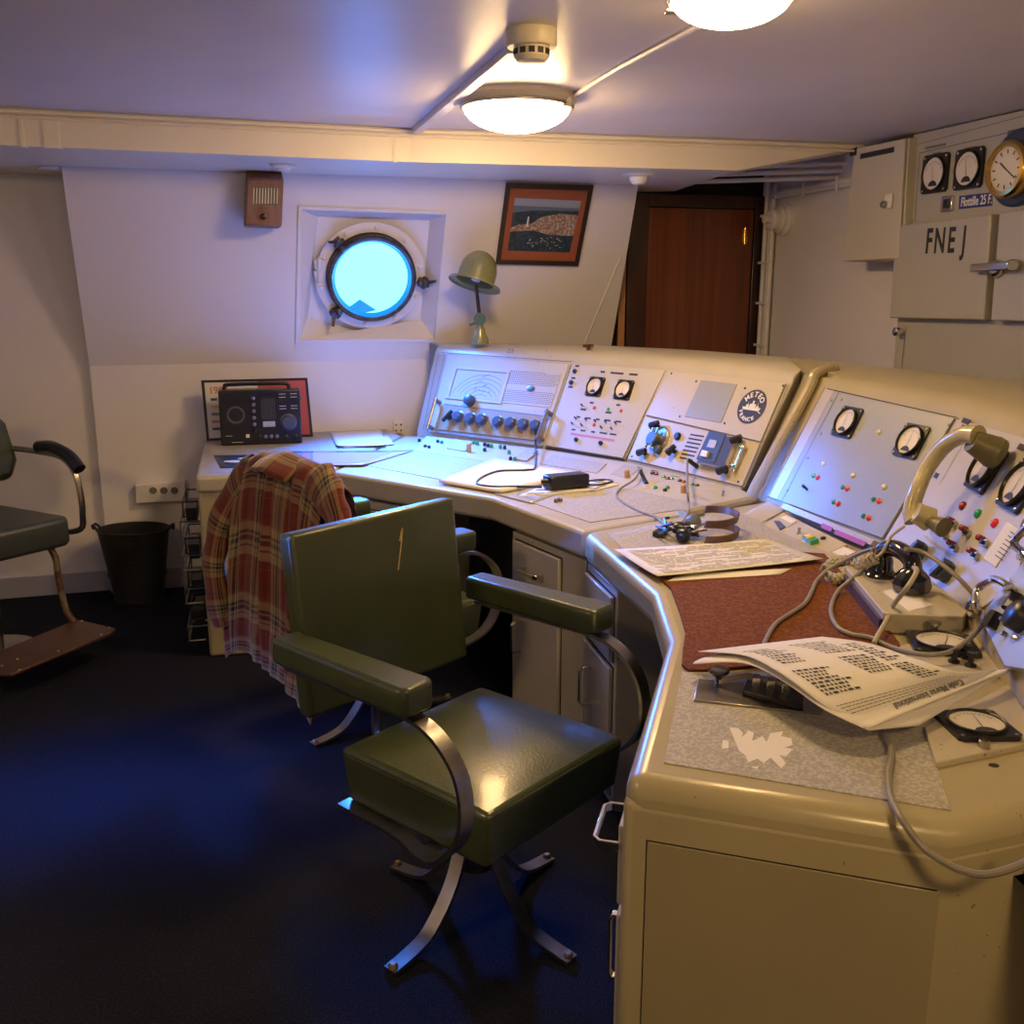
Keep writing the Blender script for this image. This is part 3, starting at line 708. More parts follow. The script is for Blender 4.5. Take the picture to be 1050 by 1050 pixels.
def label(P, x, y, w, h, parent, m=m_ink, name='label_strip', rot=0.0, t=.0008, h0=.004):
    F = P.M(x, y, h0, rot); mb = MB(); mb.box((0, 0, 0), (w, h, t * 2), F); return mb.build(name, m, parent, smooth=0)
def screws(P, pts, parent, r=.004, h0=.004, m=m_ink):
    for x, y in pts:
        mb = MB(); mb.lathe([(r, -.001), (r, .0015), (r * .5, .002)], P.M(x, y, h0), 8); mb.build('screw', m, parent)
def lines_on(P, rows, parent, m=m_inkg, h0=.0042, name='markings'):
    """rows: (x0,y0,x1,y1,thickness in m)"""
    mb = MB()
    for x0, y0, x1, y1, t in rows:
        a = P.at(x0, y0, h0); b = P.at(x1, y1, h0); d = (b - a).normalized(); s_ = P.N.cross(d) * t / 2
        mb.add([a - s_, a + s_, b + s_, b - s_], [(0, 1, 2, 3)])
    return mb.build(name, m, parent, smooth=0)

# --- receiver panel with dial window, grille and knob strip
rp1 = plate('receiver_panel', P1, [(460, 365), (584, 374.5), (557, 458), (441, 443)], m_panelw, conA, h1=.010)
lines_on(P1, [(450, 361, 434, 441, .003), (456, 363, 438, 443, .003), (452, 361.5, 588, 371, .003)], hous, m_inkg, h0=.0015, name='seam')
mb = MB()
fr = [(464, 375.5), (523, 379.5), (513.5, 414), (456, 408)]; fi = [(468, 378), (520, 382), (511, 411.5), (460, 406)]
o_ = [P1.at(*p, .010) for p in fr]; i2 = [P1.at(*p, .0105) for p in fi]; i3 = [P1.at(*p, .0055) for p in fi]
W_ = [P1.at(*p, .015) for p in fr]; W2 = [P1.at(*p, .015) for p in fi]
for i in range(4):
    j = (i + 1) % 4; mb.add([o_[i], o_[j], W_[j], W_[i], W2[i], W2[j], P1.at(*fi[j], .0102), P1.at(*fi[i], .0102)], [(0, 1, 2, 3), (3, 2, 5, 4), (4, 5, 6, 7)])
dw = mb.build('dial_window', m_panelw, rp1, smooth=0)
plate('dial_scale', P1, fi, mat('dial_grey', (0.42, 0.45, 0.52), .3, coat=.5), rp1, h0=.005, h1=.0108, bevel=0)
mb = MB(); cc = P1.at(490, 414, .0112); cu, cv = (cc - P1.o).dot(P1.U), (cc - P1.o).dot(P1.V)
umin, umax = P1.uv(463, 405)[0], P1.uv(516, 400)[0]; vmax = P1.uv(490, 381)[1]; vmin = P1.uv(485, 407)[1]
for k in range(7):
    R = .045 + .024 * k; pts = []
    for i in range(25):
        a = math.radians(12 + 6.5 * i); u = cu + R * math.cos(a); v = cv + R * .82 * math.sin(a) - .01
        if umin < u < umax and vmin < v < vmax: pts.append((u, v))
    for a, b in zip(pts[:-1], pts[1:]):
        if abs(a[0] - b[0]) < .05:
            A_ = P1.P(*a, .0115); B_ = P1.P(*b, .0115); d = (B_ - A_).normalized(); s_ = P1.N.cross(d) * .0012; mb.add([A_ - s_, A_ + s_, B_ + s_, B_ - s_], [(0, 1, 2, 3)])
for k in range(26):
    u = random.uniform(cu - .05, cu + .05); v = random.uniform(vmin + .02, vmax - .01); mb.box((u - 0, v, .0115), (.007, .004, .0006), Matrix.Translation(P1.o) @ Matrix((P1.U, P1.V, P1.N)).transposed().to_4x4())
mb.build('scale_lines', m_inkg, rp1, smooth=0)
gp = plate('speaker_grille', P1, [(524.5, 379.5), (577, 383.5), (565.5, 419), (513.5, 413.5)], m_panelw, rp1, h1=.0125)
PM1 = Matrix.Translation(P1.o) @ Matrix((P1.U, P1.V, P1.N)).transposed().to_4x4()
mb = MB(); ga = P1.uv(516, 412); gb = P1.uv(576, 385)
gq = [P1.uv(525, 381), P1.uv(576, 385), P1.uv(565, 417.5), P1.uv(515, 412)]
def inq(u, v):
    for i in range(4):
        a = gq[i]; b = gq[(i + 1) % 4]
        if (b[0] - a[0]) * (v - a[1]) - (b[1] - a[1]) * (u - a[0]) > 0: return False
    return True
umn = min(q[0] for q in gq); umx = max(q[0] for q in gq); vmn = min(q[1] for q in gq); vmx = max(q[1] for q in gq); vc_ = (vmn + vmx) / 2
row = 0; v = vmn
while v < vmx:
    u = umn + (.006 if row % 2 else 0)
    while u < umx:
        if inq(u, v) and abs(v - vc_) > .011: mb.box((u, v, .0128), (.0085, .0035, .0008), PM1)
        u += .0135
    v += .0085; row += 1
mb.build('perforation', m_inkg, rp1, smooth=0)
mb = MB(); F = P1.M(544.5, 398.5, .0125); mb.lathe([(.017, 0), (.017, .003), (.012, .004)], F @ Matrix.Diagonal((1.35, .8, 1, 1)), 20); mb.build('emblem', m_steel, rp1)
ks = plate('knob_strip', P1, [(455, 416), (561, 428), (553, 453), (447, 441)], mat('khaki_strip', (.30, .24, .13), .45), rp1, h1=.016)
lines_on(P1, [(455, 414.5, 561, 427, .006), (446, 441.5, 553, 453.5, .004)], rp1, m_inkg, h0=.0165, name='painted_shadow_gap')  # dark lines drawn for the shade along the strip's edges
for i, (x, y) in enumerate(((471, 428), (483.7, 429.7), (495.4, 431), (512, 433.3), (525, 434.5), (538, 436), (550.5, 437.5))):
    F = P1.M(x, y, .016); mb = MB(); mb.lathe([(.030, -.001), (.030, .003), (.026, .005)], F, 24, 1)
    mb.lathe([(.027, .004), (.024, .028), (.019, .032)], F, 10, 0); mb.build('knob', [m_navy, m_steel], rp1)
F = P1.M(461.5, 428, .016, math.radians(-35)); mb = MB(); mb.lathe([(.016, 0), (.014, .02)], F, 12); mb.box((0, 0, .022), (.016, .07, .014), F); mb.build('selector_lever', m_black, rp1, bevel=.003)
F = P1.M(483, 411.5, .012); mb = MB(); mb.lathe([(.028, 0), (.028, .012), (.025, .03), (.019, .034)], F, 12); mb.build('tuning_knob', m_navy, rp1)
for a, b in (((451, 413), (443.5, 439.5)), ((565, 425), (556, 451))):
    A_ = P1.at(*a, .01); B_ = P1.at(*b, .01); mb = MB(); mb.cyl(A_, A_ + P1.N * .04, .011, m=1); mb.cyl(B_, B_ + P1.N * .04, .011, m=1)
    mb.tube([A_ + P1.N * .036 + (A_ - B_).normalized() * .012, B_ + P1.N * .036 + (B_ - A_).normalized() * .012], .008, 10, sm=1); mb.build('rack_handle', [m_steel, m_inkg], rp1)

# --- control panel with two meters
rp2 = plate('control_panel', P2, [(588, 374.5), (683.5, 380.5), (640, 470.5), (561, 457.5)], m_panelw, conA, h1=.012)
lines_on(P2, [(586, 373, 559.5, 458, .003), (685, 380, 641.5, 472, .006), (559, 459, 641, 472, .007)], hous, m_ink, h0=.0035, name='seam')
meter(P2, 611.7, 397.3, .088, rp2, .3, hgt=.024); meter(P2, 641, 400.7, .088, rp2, .5, hgt=.024)
for x, y, w in ((618, 381.3, .024), (632.7, 382.7, .07), (649.5, 384, .045), (606.7, 413, .02), (634, 415.3, .02), (592, 375.3, .022), (588, 387.6, .022), (585, 396.8, .026), (598, 419.8, .03), (623.8, 423, .032)):
    label(P2, x, y, w, .008, rp2, h0=.0125)
for x, y, mm in ((610.7, 419, m_red), (625, 420.5, m_grn), (638, 422, m_red), (610.5, 436.5, m_red)): lamp_ind(P2, x, y, mm, rp2, .009)
for x, y in ((598.7, 417.5), (592, 430.5), (602.6, 432), (612, 433.5), (622.7, 434.3), (633, 435.8), (588.7, 436), (598.3, 437.6), (618.4, 440), (629, 441.3)): toggle(P2, x, y, rp2, r=.005, L=.024)
for x, y, w in ((593, 427.5, .02), (603, 428.8, .03), (612.7, 430, .022), (623, 431, .032), (634, 432.3, .03), (588, 440.5, .02), (597.7, 441.5, .026), (608, 442.8, .02), (618.5, 444, .04), (628.6, 445.3, .034)): label(P2, x, y, w, .007, rp2, h0=.0125)
lines_on(P2, [(585, 444.6, 630, 451.6, .010)], rp2, m_pink, h0=.013, name='label_strip')
for x, y in ((591.3, 451), (616.4, 454.6)): disc(P2, x, y, .009, .012, m_black, rp2, 'jack_socket', h0=.012)
for x, y in ((590, 381), (586.3, 392.5)): disc(P2, x, y, .010, .012, m_black, rp2, 'knob', h0=.012)

# --- upper transmitter panel with logo
rp3 = plate('upper_panel', P3, [(687, 381), (806.5, 394), (781, 453.5), (663.5, 426)], m_panel, conA, h1=.008)
rp4 = plate('lower_panel', P3, [(663, 428), (780.5, 455.5), (762, 499), (645, 471)], m_panel, conA, h1=.008)
lines_on(P3, [(808.5, 394, 763, 500, .003), (826, 395, 782, 500, .003)], hous, m_inkg, h0=.0035, name='seam')
screws(P3, [(688.5, 383), (803, 395.5), (714, 391), (764, 398), (697, 427), (743, 434), (757, 494), (648, 468)], rp3, .0045, .008)
plate('blank_display', P3, [(720.5, 390.5), (757.5, 395), (741, 434.5), (703.5, 428)], m_panelg, rp3, h1=.0105)
# round sticker: a ship between two arcs of lettering
F = P3.M(771, 417, .0085); RL = .066
mb = MB(); mb.lathe([(RL, 0), (RL, .0012), (.0004, .0012)], F, 40); lg = mb.build('round_logo', mat('logo_navy', (.015, .02, .035), .5), rp3)
def arc_text(s, rad, a0, a1, size, flip):
    n = len(s)
    for i, ch in enumerate(s):
        if ch == ' ': continue
        a = math.radians(a0 + (a1 - a0) * i / (n - 1)); G = F @ Matrix.Translation((rad * math.cos(a), rad * math.sin(a), .0013)) @ Matrix.Rotation(a + (PI / 2 if flip else -PI / 2), 4, 'Z')
        text_mesh('lettering', ch, G, size, m_white, rp3, bold=.0006)
arc_text('METEO', RL * .70, 142, 38, .028, False)
arc_text('FRANCE 1', RL * .76, 207, 338, .021, True)
mb = MB(); mb.prism([(-.044, -.004), (.046, -.002), (.040, -.014), (-.038, -.014)], .0012, .002, F)
for x0, x1, y1 in ((-.028, -.016, .006), (-.012, .018, .010), (-.002, .006, .022), (.022, .034, .004), (-.022, -.021, .016), (.026, .027, .016)): mb.prism([(x0, -.006), (x1, -.006), (x1, y1), (x0, y1)], .0012, .002, F)
mb.build('ship_motif', m_white, rp3, smooth=0)
# meteorological device on the left
PMl = lambda x, y, h, r=0: P3.M(x, y, h, r)
mb = MB(); c = PMl(673, 451.5, .008); mb.lathe([(.052, 0), (.052, .008), (.047, .012)], c @ Matrix.Translation((.018, .008, 0)), 28); mb.build('tuning_plate', m_steel, rp4)
mb = MB(); mb.lathe([(.030, .01), (.030, .034), (.025, .038)], c @ Matrix.Translation((.006, -.002, 0)), 24); mb.build('tuning_knob', m_navy, rp4)
disc(P3, 676, 461.5, .019, .022, m_navy, rp4, 'knob', .009)
for (x, y, r_) in ((671, 435, -1.1), (658, 463, -1.1), (688, 461, -.6), (755, 450, -1.0), (740.7, 481.5, -1.0)):
    G = PMl(x, y, .03, r_); mb = MB(); mb.lathe([(.009, -.025), (.009, 0)], G, 10); mb.lathe([(.010, -.022), (.015, .022)], G @ Matrix.Rotation(PI / 2, 4, 'X') @ Matrix.Translation((0, 0, 0)), 10); mb.build('end_cap', m_black, rp4, bevel=.002)
mb = MB()
for k in range(2):
    dx_ = k * 5
    a = P3.at(661.5 + dx_, 459.5, .04); b = P3.at(670 + dx_, 438.5, .04); mb.cyl(a, b, .0045, m=0)
mb.build('guide_rods', m_chrome, rp4)
knob(P3, 696.5, 448.2, .016, .018, rp4, m_black)
mb = MB()
for k in range(7):
    t_ = k / 6; xa, ya = 708 - 11 * t_, 445.5 + 23.5 * t_; a = P3.at(xa, ya, .0085); b = P3.at(xa + 14 - 1 * t_, ya + 2.2 + .6 * t_, .0085); d = (b - a).normalized(); s_ = P3.N.cross(d) * .0028
    mb.hexa([a - s_, a + s_, b + s_, b - s_], [p + P3.N * .001 for p in (a - s_, a + s_, b + s_, b - s_)])
mb.build('vent_slots', m_ink, rp4, smooth=0)
bx = plate('control_box', P3, [(733.5, 447.5), (760, 452), (748, 483.5), (720, 477.5)], m_chrome, rp4, h1=.032)
plate('box_face', P3, [(733.5, 445), (751, 448.5), (738.5, 478), (720, 474)], m_navy, rp4, h0=.03, h1=.035)
plate('small_display', P3, [(734.5, 454), (742, 455.5), (739, 463.5), (731, 462)], m_panelb, rp4, h0=.03, h1=.037)
plate('push_button', P3, [(728, 465.5), (734, 467), (732, 473), (725.5, 471.5)], m_white, rp4, h0=.03, h1=.045)
mb = MB(); mb.cyl(P3.at(762, 459, .02), P3.at(751.5, 484, .02), .006); mb.ball(P3.at(762, 459, .02), .011); mb.ball(P3.at(751.5, 478, .02), .011); mb.build('bail_handle', m_chrome, rp4)
# lower sloping apron with small lamps and switches
def apron(pts, name, m, parent, zf=DZ + .001, zb=BB - .008):
    """pts: front edge pixels left to right, then back edge pixels right to left"""
    n = len(pts) // 2; mb = MB(); q = [Z(*p, zf) for p in pts[:n]] + [Z(*p, zb) for p in pts[n:]]
    for i in range(n - 1):
        a, b, c, d = q[i], q[i + 1], q[2 * n - 2 - i], q[2 * n - 1 - i]
        mb.hexa([V3((p.x, p.y, DZ - .004)) for p in (a, b, c, d)], [a, b, c, d])
    return mb.build(name, m, parent, smooth=0)
apr = apron([(424, 462), (505, 474), (556, 485), (651, 503), (735, 521), (771, 507), (759, 502), (643, 474), (560, 461), (437, 447)], 'apron_panel', m_panelw, conA)
e0 = Z(424, 462, DZ); e1_ = Z(735, 521, DZ)
def ap_panel(fa, fb, ba):
    a = Z(*fa, DZ); b = Z(*fb, DZ); c = Z(*ba, BB - .008); U = (b - a).normalized(); W = (c - a); W = (W - U * W.dot(U)).normalized(); return Panel(a, U, W)
AP1 = ap_panel((424, 462), (556, 485), (437, 447)); AP2 = ap_panel((556, 485), (735, 521), (560, 461))
for i, (x, y) in enumerate(((657, 483), (669, 486), (673, 487), (680.5, 489.8), (684.7, 491.5), (689, 492), (697, 494), (701, 495.3), (709.7, 498), (714.8, 499))):
    mm = [m_grn, m_black, m_dred, m_grn, m_dred, m_grn, m_black, m_dred, m_grn, m_black][i]; F = AP2.M(x, y, .002); mb = MB(); mb.lathe([(.009, -.004), (.009, .006), (.005, .010)], F, 12); mb.build('push_button', mm, apr)
for x, y, w in ((655, 479, .02), (671, 482.5, .03), (693, 488.5, .04)): label(AP2, x, y, w, .006, apr, m_inkg, h0=.003)
def lid(P, pts, parent, m=m_lino, h1=.004, name='cover_plate'):
    return plate(name, P, pts, m, parent, h0=-.003, h1=h1, bevel=.001)
lid(AP2, [(640, 477), (656, 481), (643, 492), (626, 487)], apr); lid(AP2, [(724, 498), (742, 502), (726, 516), (708, 511)], apr)
lid(AP2, [(567, 467), (622, 476), (612, 486), (553, 476)], apr)
lid(AP1, [(541, 461), (552, 463), (540, 473), (527, 471)], apr); lid(AP1, [(467, 451), (484, 454), (477, 463), (458, 460)], apr, m_panelw)
for P_, x, y in ((AP1, 430, 452), (AP1, 436, 458), (AP1, 440, 459), (AP1, 449, 453), (AP1, 453, 454), (AP1, 486, 454), (AP1, 489.5, 455), (AP1, 497, 456), (AP1, 500.5, 457), (AP1, 504, 457.5), (AP1, 513, 458.5), (AP1, 517.5, 459), (AP1, 497, 461.5), (AP1, 522, 464), (AP1, 523.5, 470.5), (AP1, 528, 471), (AP2, 547.5, 466.5), (AP2, 672, 501), (AP2, 682, 503.5), (AP2, 684.5, 501)):
    F = P_.M(x, y, .002); mb = MB(); mb.lathe([(.008, -.005), (.008, .007), (.005, .010)], F, 10); mb.build('push_button', m_black if (x * 7) % 3 > .8 else m_grn, apr)
for P_, x, y in ((AP1, 481, 462.5), (AP2, 643, 490.5), (AP2, 701, 506)):
    F = P_.M(x, y, .001); mb = MB(); mb.lathe([(.012, 0), (.010, .03), (.006, .034)], F, 12); mb.build('clear_plug', mat('amber_plug', (.45, .27, .12), .3), apr)
toggle(AP2, 741, 509, apr, m_steel, .006, .02)
# round cable hole in the worktop
mb = MB(); F = Matrix.Translation(Z(417, 466.5, DZ)); mb.lathe([(.055, 0), (.055, .002), (.047, .002), (.047, .0005)], F, 28, 0, caps=False); mb.lathe([(.047, .0008), (.0004, .0008)], F, 28, 1, caps=False); mb.build('cable_port', [m_con, m_dark], conA)
# wing nuts on the top front edge
for x, y in ((600, 356),):
    p = on_z(P1, x, 1.175) ; G = Matrix.Translation(Z(603, 358, 1.195)); mb = MB(); mb.cyl(G @ V3((0, 0, -.01)), G @ V3((0, 0, .015)), .008); mb.box((0, 0, .015), (.055, .010, .014), G @ Matrix.Rotation(.5, 4, 'Z')); mb.box((.012, -.02, .008), (.010, .04, .01), G)
    mb.build('wing_latch', m_rust, conA, bevel=.002)
text_mesh('scratched_mark', 'D3', Matrix.Translation(Z(526, 362, 1.17)) @ P1.Mp(V3((0, 0, 0))) @ Matrix.Translation((0, 0, .02)), .03, m_inkg, conA)

# --- near console, left panel
rq = plate('indicator_panel', P4, [(850, 400), (981, 430), (907, 553), (792, 511)], m_panelg, conB, h1=.010)
bs_ = plate('side_strip', P4, [(848, 399.5), (858, 401.5), (799, 513.5), (789.5, 510)], m_con, rq, h1=.011)
lines_on(P4, [(848, 398.5, 982, 428.5, .003), (983, 429, 907, 556, .005), (846, 397, 787, 511, .003), (860, 402, 801, 515, .002)], hous, m_ink, h0=.0115, name='seam')
meter(P4, 870.7, 434, .10, rq, .45, hgt=.022); meter(P4, 936.5, 453.5, .10, rq, .5, hgt=.022)
for x, y in ((903, 444), (846.3, 476.7), (876.4, 488.3), (908.3, 500.3)): lamp_ind(P4, x, y, m_wlens, rq, .009)
for (gx_, gy, rx, ry) in ((836, 488.8, 840.5, 490.8), (866, 500.6, 870.7, 502), (897.7, 513, 903.3, 514.8), (856.6, 515.8, 861.3, 517.6), (887.3, 530, 892.7, 532.2)):
    lamp_ind(P4, gx_, gy, m_grn, rq, .008); lamp_ind(P4, rx, ry, m_red, rq, .009)
toggle(P4, 829.5, 503.3, rq, L=.03, r=.007)
for x, y in ((853, 411), (863.5, 410), (842.5, 445), (829, 470), (808, 503), (973.5, 436)): disc(P4, x, y, .005, .003, m_inkg, rq, 'screw', h0=.008, seg=8)
st_ = plate('base_strip', P4, [(812, 519.5), (905, 558), (902, 563.5), (807.5, 524.5)], m_con, rq, h1=.034, h0=.0)
def strip_label(x0, y0, x1, y1):
    a = P4.at(x0, y0, .0345); b = P4.at(x1, y1, .0345); d = (b - a).normalized(); s_ = P4.N.cross(d) * .007; mb = MB(); mb.hexa([a - s_, a + s_, b + s_, b - s_], [p + P4.N * .001 for p in (a - s_, a + s_, b + s_, b - s_)]); mb.build('red_label', m_redlab, rq, smooth=0)
strip_label(842.5, 538.5, 853, 543); strip_label(856, 545, 887, 558)
# --- near console, right panel
rr = plate('meter_panel', P5, [(984, 431), (1075, 456), (1045, 600), (997, 634), (950, 598), (909, 556)], m_panelw, conB, h1=.008)
lines_on(P5, [(998, 437, 963, 497, .002)], rr, m_inkg, h0=.009, name='seam')
meter(P5, 1014, 482.5, .115, rr, .5, hgt=.024); meter(P5, 1050, 500, .115, rr, .5, hgt=.024)
label(P5, 990.5, 431.8, .05, .014, rr, m_ink, h0=.009); label(P5, 989, 438.5, .045, .012, rr, m_ink, h0=.009); label(P5, 1049, 459, .05, .014, rr, m_ink, h0=.009); label(P5, 960, 487.5, .024, .014, rr, m_ink, h0=.009)
for x, y, mm in ((989.5, 520, m_dred), (1005.3, 528, m_grn), (1022.7, 537.8, m_red)): lamp_ind(P5, x, y, mm, rr, .012)
for x, y in ((978, 535), (992, 544), (1009.5, 554), (979, 559), (1000, 567), (968.5, 546.5)):
    F = P5.M(x, y, .006); mb = MB(); mb.lathe([(.008, 0), (.007, .018), (.004, .021)], F, 10, 0); mb.lathe([(.009, 0), (.009, .012)], F @ Matrix.Translation((.028, -.004, 0)), 10, 1); mb.lathe([(.005, .01), (.005, .02)], F @ Matrix.Translation((.028, -.004, 0)), 8, 2); mb.build('push_switch', [m_dred, m_steel, m_black], rr)
for x, y in ((946, 568), (973.5, 588)):
    F = P5.M(x, y, .006, -.6); mb = MB(); mb.lathe([(.026, 0), (.025, .02), (.02, .026)], F, 8); mb.prism([(-.010, -.026), (.010, -.026), (.007, .030), (-.007, .030)], .012, .036, F); mb.build('pointer_knob', m_navy, rr, bevel=.002)
pl_ = plate('type_plate', P5, [(1037, 537), (1050, 546), (1025, 584), (1012, 575)], m_paper, rr, h0=.006, h1=.011)
lines_on(P5, [(1036 - k * 2.6, 545 + k * 4, 1044 - k * 2.6, 550.5 + k * 4, .002) for k in range(7)], rr, m_ink, h0=.0118)
# transceiver face at the frame edge, with tubular handles
r6 = plate('transceiver_face', P6, [(1014, 637), (1075, 560), (1110, 700), (1040, 688)], m_panelb, conB, h0=.0, h1=.02)
def bail(P, pts, h, r=.008, parent=None, m=m_chrome):
    q = [P.at(*pts[0], .015)] + [P.at(*p, h) for p in pts] + [P.at(*pts[-1], .015)]
    mb = MB(); mb.tube(q, r, 10, sm=5); mb.cyl(q[0] - P.N * .01, q[0] + P.N * .012, r * 1.8); mb.cyl(q[-1] - P.N * .01, q[-1] + P.N * .012, r * 1.8); return mb.build('tubular_handle', m, parent)
bail(P6, [(999, 622), (1003, 604), (1019, 594), (1036, 602)], .055, parent=r6)
bail(P6, [(1052, 570), (1040, 556), (1056, 538)], .05, parent=r6)
for x, y, r_ in ((1040, 617, .5), (1018, 635, .3)):
    G = P6.M(x, y, .03, r_); mb = MB(); mb.lathe([(.008, -.02), (.010, 0)], G, 10); mb.lathe([(.012, -.016), (.018, .018)], G @ Matrix.Rotation(PI / 2, 4, 'X'), 10); mb.build('end_cap', m_black, r6)
mb = MB(); mb.lathe([(.03, 0), (.028, .025), (.02, .03)], P6.M(1050, 635, .02), 20); mb.build('knob', m_black, r6)
for x, y in ((1030, 636), (1042, 644), (1032, 651), (1042, 654)): disc(P6, x, y, .005, .01, m_steel, r6, 'screw', h0=.02, seg=8)

# small call panel on the worktop left of the handset
AP3 = ap_panel((800, 543), (893, 583), (806, 524))
cb = plate('call_panel', Panel(Z(800, 541, DZ), (Z(860, 566, DZ) - Z(800, 541, DZ)), AP3.V), [(803, 527), (869, 560), (845, 571), (781, 541)], m_panel, conB, h0=-.004, h1=.006)
AP4 = Panel(Z(800, 541, DZ), (Z(860, 566, DZ) - Z(800, 541, DZ)), AP3.V)
lid(AP4, [(808, 532), (818, 537), (808, 543), (794, 537)], cb, m_panelw, .008, 'white_card'); lid(AP4, [(794, 537), (800, 537), (806, 543), (800, 546)], cb, m_navy, .010, 'display_window')
lid(AP4, [(800, 533), (806, 531), (817, 536), (811, 539)], cb, m_white, .0085, 'white_card')
F = AP4.M(831.5, 555.5, .006, -.15); mb = MB(); mb.box((0, 0, .006), (.055, .026, .016), F, 0); mb.box((-.004, 0, .0145), (.016, .020, .003), F, 1); mb.box((-.018, 0, .0145), (.010, .020, .003), F, 2); mb.build('rocker_switch', [m_grn, mat('yellow_key', (.7, .5, .03), .4), m_white], cb, bevel=.002)
toggle(AP4, 819, 548, cb, m_steel, .006, .02); disc(AP4, 844, 552.5, .008, .006, m_black, cb, 'knob', .006)
lid(AP4, [(862, 560), (878, 567), (862, 574), (846, 567)], conB, m_paper, .004, 'paper_card')
lid(AP4, [(757, 530), (788, 515), (805, 524), (771, 541)], conB, m_con, .003, 'cover_plate')

# meter modules let into the worktop
def deckmod(pts, h1, mpts, msize_ang, label_):
    mb = MB(); mb.prism([ZX(x, y, DZ + h1) for x, y in pts], DZ - .005, DZ + h1); t = mb.build('meter_module', m_panel, conB, bevel=.002, smooth=0); return t
m1 = deckmod([(922, 663), (996, 637), (1003, 650), (1028, 688), (968, 700), (935, 680)], .012, None, 0, '')
G = Matrix.Translation(Z(966, 661, DZ + .014)) @ Matrix.Rotation(math.radians(-12), 4, 'Z'); meter(None, 0, 0, .125, m1, .7, hgt=.012, F=G)
for x, y in ((978, 679), (991, 675), (995, 683)):
    F = Matrix.Translation(Z(x, y, DZ + .012)); mb = MB(); mb.lathe([(.011, 0), (.011, .004), (.006, .006), (.005, .018), (.009, .020), (.009, .028)], F, 12); mb.build('knob', m_black, m1)
F = Matrix.Translation(Z(957, 650, DZ + .012)); mb = MB(); mb.lathe([(.009, 0), (.009, .02), (.014, .022), (.014, .027)], F, 12); mb.build('thumb_screw', m_steel, m1)
m2 = deckmod([(948, 745), (1034, 701), (1054, 733), (1062, 760), (960, 782)], .010, None, 0, '')
G = Matrix.Translation(Z(1001, 745, DZ + .012)) @ Matrix.Rotation(math.radians(2), 4, 'Z'); meter(None, 0, 0, .105, m2, .6, hgt=.012, F=G)
F = Matrix.Translation(Z(1009, 766, DZ + .01)); mb = MB(); mb.lathe([(.009, 0), (.009, .010), (.007, .012), (.007, .006)], F, 14); mb.build('thumb_screw', m_steel, m2)
mb = MB(); mb.lathe([(.006, .0), (.006, .0012), (.0004, .0012)], Matrix.Translation(Z(1019, 785, DZ)) @ Matrix.Diagonal((1.3, 1, 1, 1)), 14); mb.build('cable_port', m_dark, conB)
